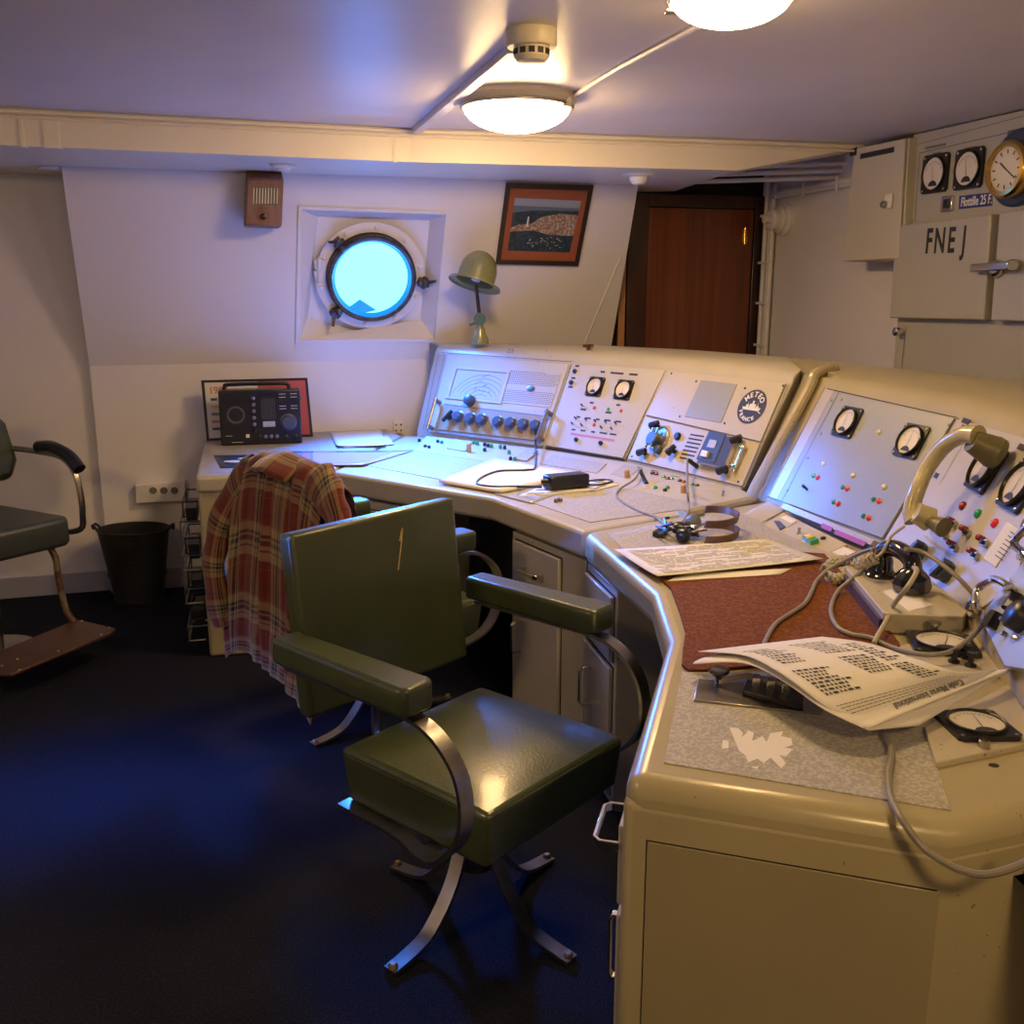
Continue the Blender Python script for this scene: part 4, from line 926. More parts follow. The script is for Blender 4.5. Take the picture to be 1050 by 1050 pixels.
# ------------------------------------------------------------------ chairs
def armchair(loc, face, label, mv=m_green):
    """office armchair: forward is +X, seat height .47"""
    t = thing('armchair', label, 'chair', (loc[0], loc[1], 0), math.atan2(face[1], face[0]), 'green vinyl armchairs')
    M_ = Matrix.Translation((loc[0], loc[1], 0)) @ Matrix.Rotation(math.atan2(face[1], face[0]), 4, 'Z')
    def T(p): return M_ @ V3(p)
    # seat cushion: slightly domed box
    mb = MB()
    def sup(u, v, dome):
        return dome * (1 - abs(2 * u - 1) ** 3) * (1 - abs(2 * v - 1) ** 3)
    x0, x1, w = -.20, .255, .235
    nx = 12
    vs = []; fs = []
    for j in range(nx + 1):
        for i in range(nx + 1):
            u = i / nx; v = j / nx; vs.append(T((x0 + (x1 - x0) * u, -w + 2 * w * v, .455 + sup(u, v, .022))))
    n0 = len(vs)
    for j in range(nx + 1):
        for i in range(nx + 1):
            u = i / nx; v = j / nx; vs.append(T((x0 + .015 + (x1 - x0 - .03) * u, (-w + 2 * w * v) * .97, .326)))
    def idx(i, j, b=0): return b + j * (nx + 1) + i
    for j in range(nx):
        for i in range(nx):
            fs.append((idx(i, j), idx(i + 1, j), idx(i + 1, j + 1), idx(i, j + 1))); fs.append((idx(i, j, n0), idx(i, j + 1, n0), idx(i + 1, j + 1, n0), idx(i + 1, j, n0)))
    for i in range(nx):
        fs.append((idx(i, 0), idx(i, 0, n0), idx(i + 1, 0, n0), idx(i + 1, 0))); fs.append((idx(i, nx), idx(i + 1, nx), idx(i + 1, nx, n0), idx(i, nx, n0)))
        fs.append((idx(0, i), idx(0, i + 1), idx(0, i + 1, n0), idx(0, i, n0))); fs.append((idx(nx, i), idx(nx, i, n0), idx(nx, i + 1, n0), idx(nx, i + 1)))
    mb.add(vs, fs); seat = mb.build('seat', mv, t, bevel=.014, bseg=3, smooth=50)
    mb = MB(); e = .004; ring = [(x0 + e, -w + e), (x1 - e, -w + e), (x1 - e, w - e), (x0 + e, w - e), (x0 + e, -w + e)]
    pts = []
    for a, b in zip(ring[:-1], ring[1:]):
        for k in range(6): pts.append(T((a[0] + (b[0] - a[0]) * k / 6 * .96 + (b[0] - a[0]) * .02, a[1] + (b[1] - a[1]) * k / 6 * .96 + (b[1] - a[1]) * .02, .447)))
    pts.append(pts[0]); mb.tube(pts, .0035, 6, sm=1, m=0); mb.build('piping', mv, seat)
    # back rest, leaning back a little
    Bk = M_ @ Matrix.Translation((-.265, 0, .52)) @ Matrix.Rotation(math.radians(-6), 4, 'Y')
    mb = MB(); mb.box((-.025, 0, .205), (.05, .52, .43), Bk)
    back = mb.build('backrest', mv, t, bevel=.013, bseg=3, smooth=50)
    mb = MB(); mb.box((-.052, 0, .20), (.012, .47, .40), Bk); mb.box((-.045, 0, -.05), (.012, .06, .22), Bk); mb.build('back_plate', m_steel, back, bevel=.003)
    for s_ in (-1, 1):
        y = s_ * .305
        mb = MB()
        P_ = [(-.29, .035), (-.29, -.035), (.13, -.045), (.145, -.03), (.145, .03), (.13, .045)]
        mb.prism([(a, y + b) for a, b in P_], .665, .725, M_); pad = mb.build('arm_pad', mv, t, bevel=.014, bseg=3, smooth=50)
        pts = [T((-.27, y, .655)), T((0, y, .655)), T((.12, y, .652)), T((.19, y, .63)), T((.245, y, .575)), T((.262, y, .50)), T((.245, y, .43)), T((.19, y, .37)), T((.11, y * .90, .330)), T((0, y * .80, .324)), T((-.19, y * .78, .324))]
        mb = MB(); mb.bar(pts, M_.to_3x3() @ V3((0, 1, 0)), .036, .009, sm=4); mb.build('arm_frame', m_steel, t, smooth=40)
    mb = MB()
    for xx in (-.12, .1): mb.box((xx, 0, .322), (.04, .52, .012), M_)
    mb.box((-.2, 0, .346), (.2, .06, .01), M_); mb.bar([T((-.2, 0, .345)), T((-.32, 0, .36)), T((-.33, 0, .44)), T((-.325, 0, .55))], M_.to_3x3() @ V3((0, 1, 0)), .05, .008, sm=4)
    mb.build('under_frame', m_steel, t, smooth=40)
    mb = MB(); mb.cyl(T((0, 0, .16)), T((0, 0, .345)), .027); mb.cyl(T((0, 0, .13)), T((0, 0, .19)), .042); mb.build('pillar', m_bronze, t)
    for k in range(4):
        a = math.radians(1 + 90 * k)
        d = V3((math.cos(a), math.sin(a), 0)); pts = [T(d * .03 + V3((0, 0, .30))), T(d * .045 + V3((0, 0, .22))), T(d * .085 + V3((0, 0, .12))), T(d * .15 + V3((0, 0, .045))), T(d * .20 + V3((0, 0, .02))), T(d * .285 + V3((0, 0, .008)))]
        mb = MB(); sd = M_.to_3x3() @ V3((-d.y, d.x, 0)); mb.bar(pts, sd, .036, .010, sm=4); leg = mb.build('leg', m_steel, t, smooth=40)
        mb = MB(); q = T(d * .275 + V3((0, 0, .012))); mb.lathe([(.011, 0), (.011, .006), (.007, .012)], Matrix.Translation(q), 8); mb.build('bolt', m_rust, leg)
    return t, M_, seat, back
t, M_, seat, back = armchair((-.085, 2.075), (.755, -.655), 'green vinyl armchair with curved steel arms in front of the near console')
# tear in the vinyl
mb = MB()
Bk = M_ @ Matrix.Translation((-.265, 0, .52)) @ Matrix.Rotation(math.radians(-6), 4, 'Y')
for pts, w_ in (([(.0, .068, .375), (.0, .060, .34), (0, .048, .30), (0, .041, .275)], .004), ([(0, .066, .37), (0, .056, .345)], .007)):
    mb.bar([Bk @ V3((.0008, y, z)) for _, y, z in pts], M_.to_3x3() @ V3((0, 1, 0)), w_, .002)
mb.build('torn_slit', mat('foam_showing', (.45, .33, .16), .8), back)

JC = (-.44, 3.13); JF = (.76, .65)
t2, M2, _, _ = armchair(JC, JF, 'far armchair with a plaid shirt hung over its back')

# plaid shirt
def plaid():
    m, nt, b = new_mat('plaid_flannel'); L = nt.links.new
    uvn = nt.nodes.new('ShaderNodeUVMap'); sp = nt.nodes.new('ShaderNodeSeparateXYZ'); L(uvn.outputs[0], sp.inputs[0])
    def stripes(sock, per, stops):
        a = nt.nodes.new('ShaderNodeMath'); a.operation = 'MULTIPLY'; a.inputs[1].default_value = per; L(sock, a.inputs[0])
        f = nt.nodes.new('ShaderNodeMath'); f.operation = 'FRACT'; L(a.outputs[0], f.inputs[0])
        r = nt.nodes.new('ShaderNodeValToRGB'); r.color_ramp.interpolation = 'CONSTANT'
        el = r.color_ramp.elements; el[0].position = stops[0][0]; el[0].color = (*stops[0][1], 1); el[1].position = stops[1][0]; el[1].color = (*stops[1][1], 1)
        for p, c in stops[2:]:
            e = el.new(p); e.color = (*c, 1)
        L(f.outputs[0], r.inputs[0]); return r.outputs[0]
    R_ = (.12, .014, .006); C_ = (.26, .19, .09); K = (.006, .014, .018); O = (.19, .05, .012); D = (.03, .010, .010)
    st = [(0, R_), (.16, D), (.18, R_), (.30, O), (.33, C_), (.45, K), (.50, C_), (.53, K), (.60, C_), (.66, D), (.68, C_), (.80, R_), (.90, O), (.92, R_)]
    s1 = stripes(sp.outputs[0], 1.0, st); s2 = stripes(sp.outputs[1], 1.0, st)
    mx = nt.nodes.new('ShaderNodeMix'); mx.data_type = 'RGBA'; mx.inputs['Factor'].default_value = .5; L(s1, mx.inputs['A']); L(s2, mx.inputs['B']); L(mx.outputs['Result'], b.inputs['Base Color'])
    b.inputs['Roughness'].default_value = .9; b.inputs['Specular IOR Level'].default_value = .15; b.inputs['Sheen Weight'].default_value = .3
    return m
m_plaid = plaid()
sh = thing('plaid_shirt', 'red and cream plaid shirt hung over the back of the far armchair', 'shirt', M2 @ V3((-.30, 0, .5)))
def fold(a, b, amp=.012): return amp * (math.sin(a * 23 + b * 3) + .6 * math.sin(a * 41 + 1.3 + b * 5) + .4 * math.sin(b * 13 + a * 9))
def T2(p): return M2 @ V3(p)
WS = .58; PER = 7.0
# profile over the chair back: front side up, over, back side down
prof = [(-.235, .70), (-.245, .80), (-.262, .90), (-.275, .955), (-.305, .975), (-.345, .955), (-.365, .88), (-.38, .76), (-.395, .62), (-.405, .48), (-.41, .40), (-.412, .33)]
PP_ = smooth_path([(a, 0, b) for a, b in prof], 4)
acc = [0]
for a, b in zip(PP_[:-1], PP_[1:]): acc.append(acc[-1] + (b - a).length)
TOT = acc[-1]
def shirt(u, v):
    k = min(int(v * (len(PP_) - 1)), len(PP_) - 2); f = v * (len(PP_) - 1) - k; p = PP_[k].lerp(PP_[k + 1], f)
    y = (u - .5)                      # u=0 -> far right of viewer ; u=1 -> viewer left
    drop = max(0, (abs(y) - .28)) * .15
    width = WS * (1 + .03 * math.sin(v * 9)) * (1 - .10 * max(0, v - .45))
    z = p.z - drop - .03 * (abs(y) * 2) ** 2
    below = max(0, v - .42)
    off = fold(u, v, .011) * min(1, below * 4 + .25)
    hem = .01 * math.sin(u * 9.0 + .5) * max(0, v - .9) * 10 - .10 * max(0, .55 - u) * max(0, v - .7) * 3
    return T2((p.x - abs(off) - (.03 * below), y * width, z + hem))
mb = MB(); mb.grid(shirt, 48, 56)
for k in list(mb.uv): u, v = mb.uv[k]; mb.uv[k] = (u * WS * PER, v * TOT * PER)
mb.build('body', m_plaid, sh, solid=.003, smooth=180, recalc=False)
def sleeve(path, r0, r1, name, seg=20, tw=0):
    P = smooth_path(path, 8); n = len(P); mb = MB(); L_ = sum((b - a).length for a, b in zip(P[:-1], P[1:]))
    up0 = V3((0, 1, 0))
    def fn(u, v):
        i = min(int(v * (n - 1)), n - 2); f = v * (n - 1) - i; p = P[i].lerp(P[i + 1], f); tg = (P[i + 1] - P[i]).normalized()
        a_ = (M2.to_3x3() @ V3((0, 1, 0))); a_ = (a_ - tg * a_.dot(tg)).normalized(); b_ = tg.cross(a_); r = r0 + (r1 - r0) * v
        r *= 1 + .10 * math.sin(v * 26 + 2 * math.sin(u * 2 * PI)) + .06 * math.sin(u * 12.56 + v * 11)
        return p + a_ * (r * math.cos(2 * PI * u)) + b_ * (r * .55 * math.sin(2 * PI * u))
    mb.grid(fn, seg, 30)
    for k in list(mb.uv): u, v = mb.uv[k]; mb.uv[k] = (u * 2 * PI * r0 * PER, v * L_ * PER)
    return mb.build(name, m_plaid, sh, solid=.003, smooth=180, recalc=False)
sleeve([T2((-.335, .20, .90)), T2((-.36, .285, .82)), T2((-.40, .335, .70)), T2((-.425, .345, .58)), T2((-.43, .325, .46)), T2((-.425, .305, .37))], .062, .056, 'sleeve')
sleeve([T2((-.33, -.20, .93)), T2((-.345, -.285, .90)), T2((-.35, -.335, .84)), T2((-.35, -.35, .76)), T2((-.34, -.345, .66))], .055, .055, 'sleeve')
mb = MB(); mb.grid(lambda u, v: T2((-.29 - .10 * v - .02 * math.sin(PI * u), .12 - .24 * u, .985 - .05 * v * v - .02 * abs(2 * u - 1))), 14, 8)
for k in list(mb.uv): u, v = mb.uv[k]; mb.uv[k] = (u * .2 * PER, v * .12 * PER + .3)
mb.build('collar', m_plaid, sh, solid=.003, smooth=180, recalc=False)

# bridge chair at the left edge with a footplate
t3 = thing('pilot_chair', 'grey-green pedestal chair with footplate, cut off by the left edge', 'chair', (-2.12, 3.78, 0))
fw = V3((.85, -.53, 0)).normalized(); M3 = Tm(-2.12, 3.78, 0, math.atan2(fw.y, fw.x))
def T3(p): return M3 @ V3(p)
SH = .56
mb = MB(); mb.prism([(-.24, -.23), (.20, -.25), (.235, -.22), (.235, .22), (.20, .25), (-.24, .23)], SH - .12, SH, M3); mb.build('seat', m_greend, t3, bevel=.03, bseg=4, smooth=60)
Bk3 = M3 @ Matrix.Translation((-.24, 0, SH + .10)) @ Matrix.Rotation(math.radians(-8), 4, 'Y')
mb = MB(); mb.prism([(-.26, 0), (.26, 0), (.30, .08), (.28, .24), (.20, .34), (-.20, .34), (-.28, .24), (-.30, .08)], 0, .075, Bk3 @ Matrix(((0, 0, 1, 0), (1, 0, 0, 0), (0, 1, 0, 0), (0, 0, 0, 1)))); mb.build('backrest', m_green, t3, bevel=.03, bseg=4, smooth=60)
for s_ in (-1, 1):
    y = s_ * .30; mb = MB(); mb.tube([T3((-.27, y * .9, SH + .24)), T3((-.05, y, SH + .235)), T3((.12, y, SH + .225)), T3((.20, y, SH + .17)), T3((.225, y, SH + .08)), T3((.225, y, SH)), T3((.20, y, SH - .07)), T3((.1, y * .85, SH - .09))], .0125, 10); af = mb.build('arm_tube', m_steel, t3)
    mb = MB(); mb.tube([T3((-.03, y, SH + .255)), T3((.06, y, SH + .262)), T3((.17, y, SH + .235)), T3((.235, y, SH + .185))], .027, 12); mb.build('arm_pad', m_black, af)
mb = MB(); mb.cyl(T3((-.02, 0, .0)), T3((-.02, 0, SH - .12)), .042, seg=20); mb.cyl(T3((-.02, 0, 0)), T3((-.02, 0, .02)), .16, seg=28); mb.build('pedestal', m_steel, t3)
FP = [Z(79, 635, .125), Z(119, 644, .125), Z(112, 650, .125), Z(12, 691, .125), Z(-20, 690, .125), Z(-25, 672, .125), Z(0, 667, .125)]
mb = MB(); mb.prism([xy(p) for p in FP], .113, .125); fp = mb.build('footplate', m_pfoot, t3, bevel=.003)
mb = MB()
for x, y in ((84, 637), (112, 644), (104, 651), (18, 676), (2, 683), (20, 687), (60, 668)): mb.lathe([(.006, 0), (.004, .004)], Matrix.Translation(Z(x, y, .125)), 8)
mb.build('rivets', m_steel, fp)
a = Z(76, 637, .125)
for k in (0, 1):
    mb = MB(); o_ = (FP[4] - FP[0]) * (.85 * k)
    q = a + o_
    mb.tube([V3((q.x, q.y, .12)), V3((q.x, q.y, .12)) + V3((-.035, .01, .06)), V3((q.x, q.y, .12)) + V3((-.05, .01, .2)), V3((q.x, q.y, .12)) + V3((-.055, .01, .28)), V3((q.x, q.y, .12)) + V3((-.10, .01, .34)), V3((q.x, q.y, .12)) + V3((-.2, .01, .345))], .0135, 10); mb.build('footrest_tube', m_rust, t3)
# ------------------------------------------------------------------ right wall: cabinets, pipes
RW = Panel(rp(0, 0), rd, (0, 0, 1))
CP = Panel(rp(0, 0, .12), rd, (0, 0, 1))
big = thing('equipment_cabinet', 'tall grey wall cabinet with the letters FNEJ on its upper door and a brass clock', 'cabinet', CP.P(1.9, 0, -.06))
ul = CP.uv(926, 255)[0]
mb = MB(); q = [(ul, 0), (ul + 2.6, 0), (ul + 2.6, CEIL - .004), (ul, CEIL - .004)]
mb.hexa([CP.P(a, b, -.118) for a, b in q], [CP.P(a, b, 0) for a, b in q]); cb0 = mb.build('body', m_cab, big, bevel=.006)
lines_on(CP, [(943, 157, 1060, 130, .004), (943, 157, 938, 228, .003), (941, 148, 1060, 116, .003), (929, 334, 924, 380, .004)], cb0, m_inkg, h0=.002, name='seam')
d1 = plate('door', CP, [(929, 232), (1028, 219.5), (1020, 328), (922, 326)], m_cab, big, h0=0, h1=.05, bevel=.006)
d2 = plate('door', CP, [(1036, 218.5), (1120, 207), (1120, 331), (1027, 328.5)], m_cab, big, h0=0, h1=.05, bevel=.006)
G = CP.M(952, 247, .0505); 
for i, ch in enumerate('FNEJ'):
    p = CP.at((952.5, 963.5, 975.5, 988.5)[i] , (248.5, 248, 247.5, 246.5)[i], .0505)
    text_mesh('lettering', ch, CP.Mp(p), .135, m_ink, d1, sx=.62, bold=.003)
for y in (250, 310):
    mb = MB(); a = CP.at(927 if y < 300 else 924, y, .03); mb.cyl(a - V3((0, 0, .04)), a + V3((0, 0, .04)), .006); mb.build('hinge', m_steel, d1)
a = CP.at(1024, 275, .052); mb = MB(); mb.lathe([(.032, 0), (.032, .02), (.022, .03)], CP.Mp(a), 16)
mb.bar([CP.at(997, 275, .075), CP.at(1012, 274, .082), CP.at(1038, 272, .082)], (0, 0, 1), .030, .022); mb.cyl(CP.at(1038, 272, .05), CP.at(1038, 272, .09), .022)
mb.build('door_handle', m_chrome, d1, bevel=.004)
def cmeter(x, y, s): return meter(CP, x, y, s, big, .4, hgt=.02)
cmeter(960, 178, .150); cmeter(994.5, 173, .150)
for x, y, w in ((960.5, 157.5, .05), (995, 152, .07)): label(CP, x, y, w, .010, big, m_inkg, h0=.001)
label(CP, 959, 150, .12, .010, big, m_inkg, h0=.001); label(CP, 1046, 134, .12, .016, big, m_navy, h0=.001)
mb = MB(); mb.box((0, 0, .008), (.065, .06, .016), CP.M(973.5, 209, 0), 0); mb.box((.004, 0, .018), (.03, .035, .01), CP.M(973.5, 209, 0), 1); mb.build('switch', [m_chrome, m_black], big, bevel=.003)
fl_lab = plate('blue_name_label', CP, [(984, 201), (1018, 197), (1017.5, 211), (983.5, 214.5)], mat('blue_label', (.02, .04, .22), .4), big, h0=0, h1=.003)
p = CP.at(1001, 206, .0035); d = (CP.at(1018, 203.8) - CP.at(984, 208)); 
text_mesh('lettering', 'Flottille 25 F.', CP.Mp(p), .048, m_white, fl_lab, sx=.66, bold=.0008)
mb = MB(); F = CP.M(926, 340, 0); mb.lathe([(.014, -.01), (.014, .02), (.018, .022), (.018, .04), (.010, .045)], F, 14); mb.build('knob', m_chrome, big)
# clock on its dark blue wooden round
ck = thing('ship_clock', 'round brass ship clock with white dial mounted on the grey cabinet', 'clock', CP.at(1036, 180, 0))
F = CP.M(1046, 172, .001); mb = MB(); mb.lathe([(.135, 0), (.135, .012), (.127, .018)], F, 40); mb.build('back_board', mat('clock_blue', (.02, .04, .10), .4), ck)
F = CP.M(1042, 174, .018) @ Matrix.Diagonal((.80, .80, .9, 1)); mb = MB(); mb.lathe([(.125, 0), (.125, .05), (.115, .062), (.098, .064), (.094, .05)], F, 40, caps=False); mb.build('brass_case', m_brass, ck)
mb = MB(); mb.lathe([(.098, .048), (.0005, .048)], F, 40, 0, caps=False)
for k in range(12):
    a_ = 2 * PI * k / 12; mb.box((0, .076, .0488), (.006, .018, .0008), F @ Matrix.Rotation(a_, 4, 'Z'), 1)
for a_, L_, w_ in ((.9, .05, .007), (-2.2, .072, .005)): mb.box((0, L_ / 2, .0496), (w_, L_, .0008), F @ Matrix.Rotation(a_, 4, 'Z'), 1)
mb.build('dial', [m_dial, m_ink], ck, smooth=0)
# cream junction cabinet
SP = Panel(rp(0, 0, .175), rd, (0, 0, 1))
sm = thing('junction_box', 'cream wall box with a small key lock, left of the tall grey cabinet', 'cabinet', SP.at(898, 210, -.1))
q = [(878, 151.5), (929, 141), (922, 266.5), (866.5, 268.5)]
plate('body', SP, q, m_cab2, sm, h0=-.173, h1=-.015, bevel=.004); 
dd = plate('door', SP, [(876, 152.5), (928, 142), (920.5, 265), (864, 268)], m_cab2, sm, h0=-.012, h1=.0, bevel=.004)
mb = MB(); F = SP.M(913, 206.5, 0); mb.box((0, 0, .008), (.045, .06, .016), F, 0); mb.lathe([(.016, .01), (.014, .035)], F @ Matrix.Translation((-.012, -.012, 0)), 14, 1); mb.build('lock', [m_white, m_steel], dd, bevel=.006)
G = SP.uv(899, 157); label(SP, 899, 157, .235, .022, dd, m_ink, h0=.001); label(SP, 872 + 3, 155.5, .05, .035, dd, m_ink, h0=.001)
p = SP.at(899, 157, .0022); text_mesh('lettering', 'JUNCTION', SP.Mp(p), .016, m_inkg, dd) if False else None
# conduits
def pipe(pts, r, name, mt, label_, cat='pipe', parent=None, sm_=1):
    mb = MB(); mb.tube(pts, r, 8, sm=sm_); o = mb.build(name, mt, parent)
    if parent is None: tag(o, label_, cat)
    return o
pb = thing('cable_run', 'bundle of white painted pipes running up the wall beside the wooden door', 'pipe', RW.P(.05, 1.2, .02))
us = [RW.uv(x, 270)[0] for x in (784.5, 788, 791.5, 795)]
zt = 1.93
for i, u in enumerate(us):
    hoff = .02 + (.010 if i % 2 else 0)
    pts = [RW.P(u, .3, hoff), RW.P(u, zt - .12 + .02 * i, hoff)]
    if i >= 2: pts += [RW.P(u + .03, zt - .03 + .01 * i, hoff), RW.P(u + .15, zt + .015 * (i - 1), hoff), RW.P(2.0, zt + .015 * (i - 1), hoff)]
    else: pts += [RW.P(u, CEIL - .02, hoff)]
    pipe(pts, .014, 'pipe', m_wall, None, parent=pb, sm_=4)
for z in (.6, .9, 1.15, 1.38, 1.6, 1.85): 
    mb = MB(); mb.box((0, 0, 0), (.13, .014, .012), RW.Mp(RW.P(sum(us) / 4, z, .045))); mb.build('clip', m_wall, pb, bevel=.002)
for u in (.45, .75, 1.05, 1.3):
    mb = MB(); mb.box((0, 0, 0), (.014, .07, .012), RW.Mp(RW.P(u, zt + .025, .045))); mb.build('clip', m_wall, pb, bevel=.002)
fit = thing('bulkhead_socket', 'white round stepped fitting on the wall right of the pipes', 'socket', RW.at(804, 225))
F = RW.M(806, 225, 0); mb = MB(); mb.lathe([(.085, 0), (.085, .02), (.07, .03), (.07, .05), (.055, .055), (.055, .09), (.045, .10), (.02, .10)], F, 28); mb.build('housing', m_wall, fit)
mb = MB(); mb.lathe([(.02, .10), (.025, .13), (.015, .135)], F, 14); mb.build('cap', m_wall, fit)
# conduits crossing the dark space above the door
for k in range(3):
    a = hit(745, 190 - 5 * k, V3((1.0, 5.35, 0)), wn); b = Z(868, 152 + 0 * k, CEIL - .03 - .02 * k)
    pipe([V3((a.x, a.y, 1.98 + .03 * k)) - wd * .6, V3((1.62, 5.0 - .02 * k, 1.99 + .03 * k))], .011, 'ceiling_pipe', m_wall, ('lowest', 'middle', 'topmost')[k] + ' of three thin pipes under the ceiling above the wooden door')

# ------------------------------------------------------------------ ceiling fittings
p = Z(545, 31, CEIL); sd_ = thing('smoke_detector', 'cream smoke detector on the ceiling with black vent slots', 'smoke detector', p)
F = Matrix.Translation(p) @ Matrix.Rotation(PI, 4, 'X')
mb = MB(); mb.lathe([(.064, 0), (.064, .034), (.060, .040), (.045, .040)], F, 32); mb.build('base', m_creamp, sd_)
mb = MB(); mb.lathe([(.044, .036), (.044, .062), (.036, .072), (.001, .074)], F, 32); hd = mb.build('sensor_head', m_creamp, sd_)
mb = MB()
for k in range(12):
    a_ = 2 * PI * k / 12; mb.box((.0435, 0, .052), (.004, .015, .014), F @ Matrix.Rotation(a_, 4, 'Z'))
mb.build('vent_slots', m_ink, hd, smooth=0)
def cz(x, y, dz=.01): q = Z(x, y, CEIL); q.z -= dz; return q
mb = MB(); a, b = cz(527, 46), cz(427, 131, .012); mb.bar([a, b], (b - a).cross(V3((0, 0, 1))), .036, .022); tag(mb.build('cable_trunking', m_ceil, bevel=.003), 'painted flat trunking on the ceiling running to the smoke detector', 'trunking')
mb = MB(); mb.tube([cz(583, 98, .008), cz(640, 64, .008), cz(718, 22, .008)], .008, 8, sm=1); tag(mb.build('ceiling_conduit', m_ceil), 'thin painted conduit on the ceiling linking the two lit lamps', 'pipe')
def usoff(x, y): return Z(x, y, BZ)
p = usoff(655, 178); ms = thing('motion_sensor', 'small white dome sensor under the beam near the wooden door', 'sensor', p)
F = Matrix.Translation(p) @ Matrix.Rotation(PI, 4, 'X'); mb = MB(); mb.lathe([(.075, 0), (.070, .012), (.045, .016)], F, 28); mb.build('base', m_white, ms); mb = MB(); mb.lathe([(.042, .014), (.04, .03), (.028, .045), (.001, .052)], F, 24); mb.build('dome', m_white, ms)
p = usoff(290, 169); mb = MB(); mb.lathe([(.05, 0), (.05, .008), (.045, .012), (.03, .014), (.028, .022)], Matrix.Translation(p) @ Matrix.Rotation(PI, 4, 'X'), 24); tag(mb.build('sprinkler_cap', m_white), 'small white cap under the beam above the wooden speaker', 'cap')
p = usoff(52, 171); mb = MB(); mb.lathe([(.05, 0), (.05, .008), (.045, .012), (.03, .014)], Matrix.Translation(p) @ Matrix.Rotation(PI, 4, 'X'), 24); tag(mb.build('ceiling_rosette', m_wall), 'round painted cap under the beam at the far left', 'cap')

# ------------------------------------------------------------------ things on the hull wall
vp = Panel(wp(0, 0, .42), wd, (0, 0, 1))
sp_ = thing('intercom_speaker', 'small worn wooden loudspeaker box hanging under the beam', 'speaker', vp.at(270, 200))
fr = [vp.at(*p) for p in ((251, 231), (289, 232.5), (291, 184), (253.5, 183))]
bk_ = [fr[0] - wn * .16, fr[1] - wn * .16, fr[2] - wn * .085 + V3((0, 0, .05)), fr[3] - wn * .085 + V3((0, 0, .05))]
mb = MB(); mb.hexa(bk_, fr); mb.build('case', m_wbox, sp_, bevel=.008)
gm = mb = MB(); g = [(259, 209.5), (284.5, 210.5), (285.5, 192), (260, 191.5)]
mb.hexa([vp.at(*p, .0) for p in g], [vp.at(*p, .003) for p in g]); gr_ = mb.build('grille', m_navy, sp_)
lines_on(vp, [(260.5 + k * 3, 192.5, 260 + k * 3, 209, .004) for k in range(9)], gr_, m_steel, h0=.005, name='grille_bars')
mb = MB(); mb.lathe([(.014, 0), (.012, .02), (.006, .022)], vp.M(270, 222, 0), 14); mb.build('knob', m_black, sp_)
# framed picture
pf = thing('framed_picture', 'framed aerial photograph of a harbour with a lighthouse, orange mount', 'picture', hull.at(560, 230))
def quad(P, pts, h0, h1, name, m, parent, bevel=0): 
    mb = MB(); mb.hexa([P.at(*p, h0) for p in pts], [P.at(*p, h1) for p in pts]); return mb.build(name, m, parent, bevel=bevel, smooth=0)
out_ = [(519, 187), (609, 190), (593, 273), (508, 271)]; inn = [(523.5, 193), (603, 195.5), (589.5, 268), (513.5, 266.5)]
mb = MB()
for i in range(4):
    j = (i + 1) % 4; q = [out_[i], out_[j], inn[j], inn[i]]; mb.hexa([hull.at(*p, .001) for p in q], [hull.at(*p, .02) for p in q])
mb.build('frame', mat('dark_frame', (.03, .018, .015), .35), pf, bevel=.002)
quad(hull, inn, .001, .008, 'mount', mat('rust_mount', (.30, .085, .03), .6), pf)
im = [(528, 203), (596, 206), (584, 259), (520.5, 257)]
def IM(u, v):   # 0..1 in the picture, v upwards
    a = V3((im[3][0], im[3][1], 0)).lerp(V3((im[2][0], im[2][1], 0)), u); b = V3((im[0][0], im[0][1], 0)).lerp(V3((im[1][0], im[1][1], 0)), u); c = a.lerp(b, v); return (c.x, c.y)
ph = quad(hull, im, .008, .0095, 'photograph', mat('picture_sea', (.012, .028, .045), .4, c2=(.03, .06, .09), vs=60), pf)
def patch(pts, m, name, h=.0102): 
    mb = MB(); q = [IM(*p) for p in pts]; mb.hexa([hull.at(*p, .009) for p in q], [hull.at(*p, h) for p in q]); return mb.build(name, m, ph, smooth=0)
patch([(0, .86), (1, .84), (1, 1), (0, 1)], mat('picture_sky', (.25, .30, .38), .5), 'printed_sky')
patch([(0, .72), (.3, .78), (1, .8), (1, .86), (0, .86)], mat('picture_haze', (.10, .14, .20), .5), 'printed_horizon')
mpl = mat('picture_land', (.22, .13, .08), .6, c2=(.42, .36, .30), vs=90)
patch([(0, .36), (.35, .40), (.6, .33), (1, .32), (1, .72), (.72, .74), (.45, .66), (.3, .52), (.12, .50), (0, .44)], mpl, 'printed_town')
patch([(.235, .46), (.265, .46), (.26, .66), (.24, .66)], m_paper, 'printed_lighthouse', .0108)
mb = MB()
for k in range(34):
    u = random.uniform(.3, .85); v = random.uniform(.06, .28); c = hull.at(*IM(u, v), .0102); mb.box((0, 0, 0), (.006, .0025, .0006), hull.Mp(c))
mb.build('printed_boats', m_paper, ph, smooth=0)
for k in range(40):
    pass
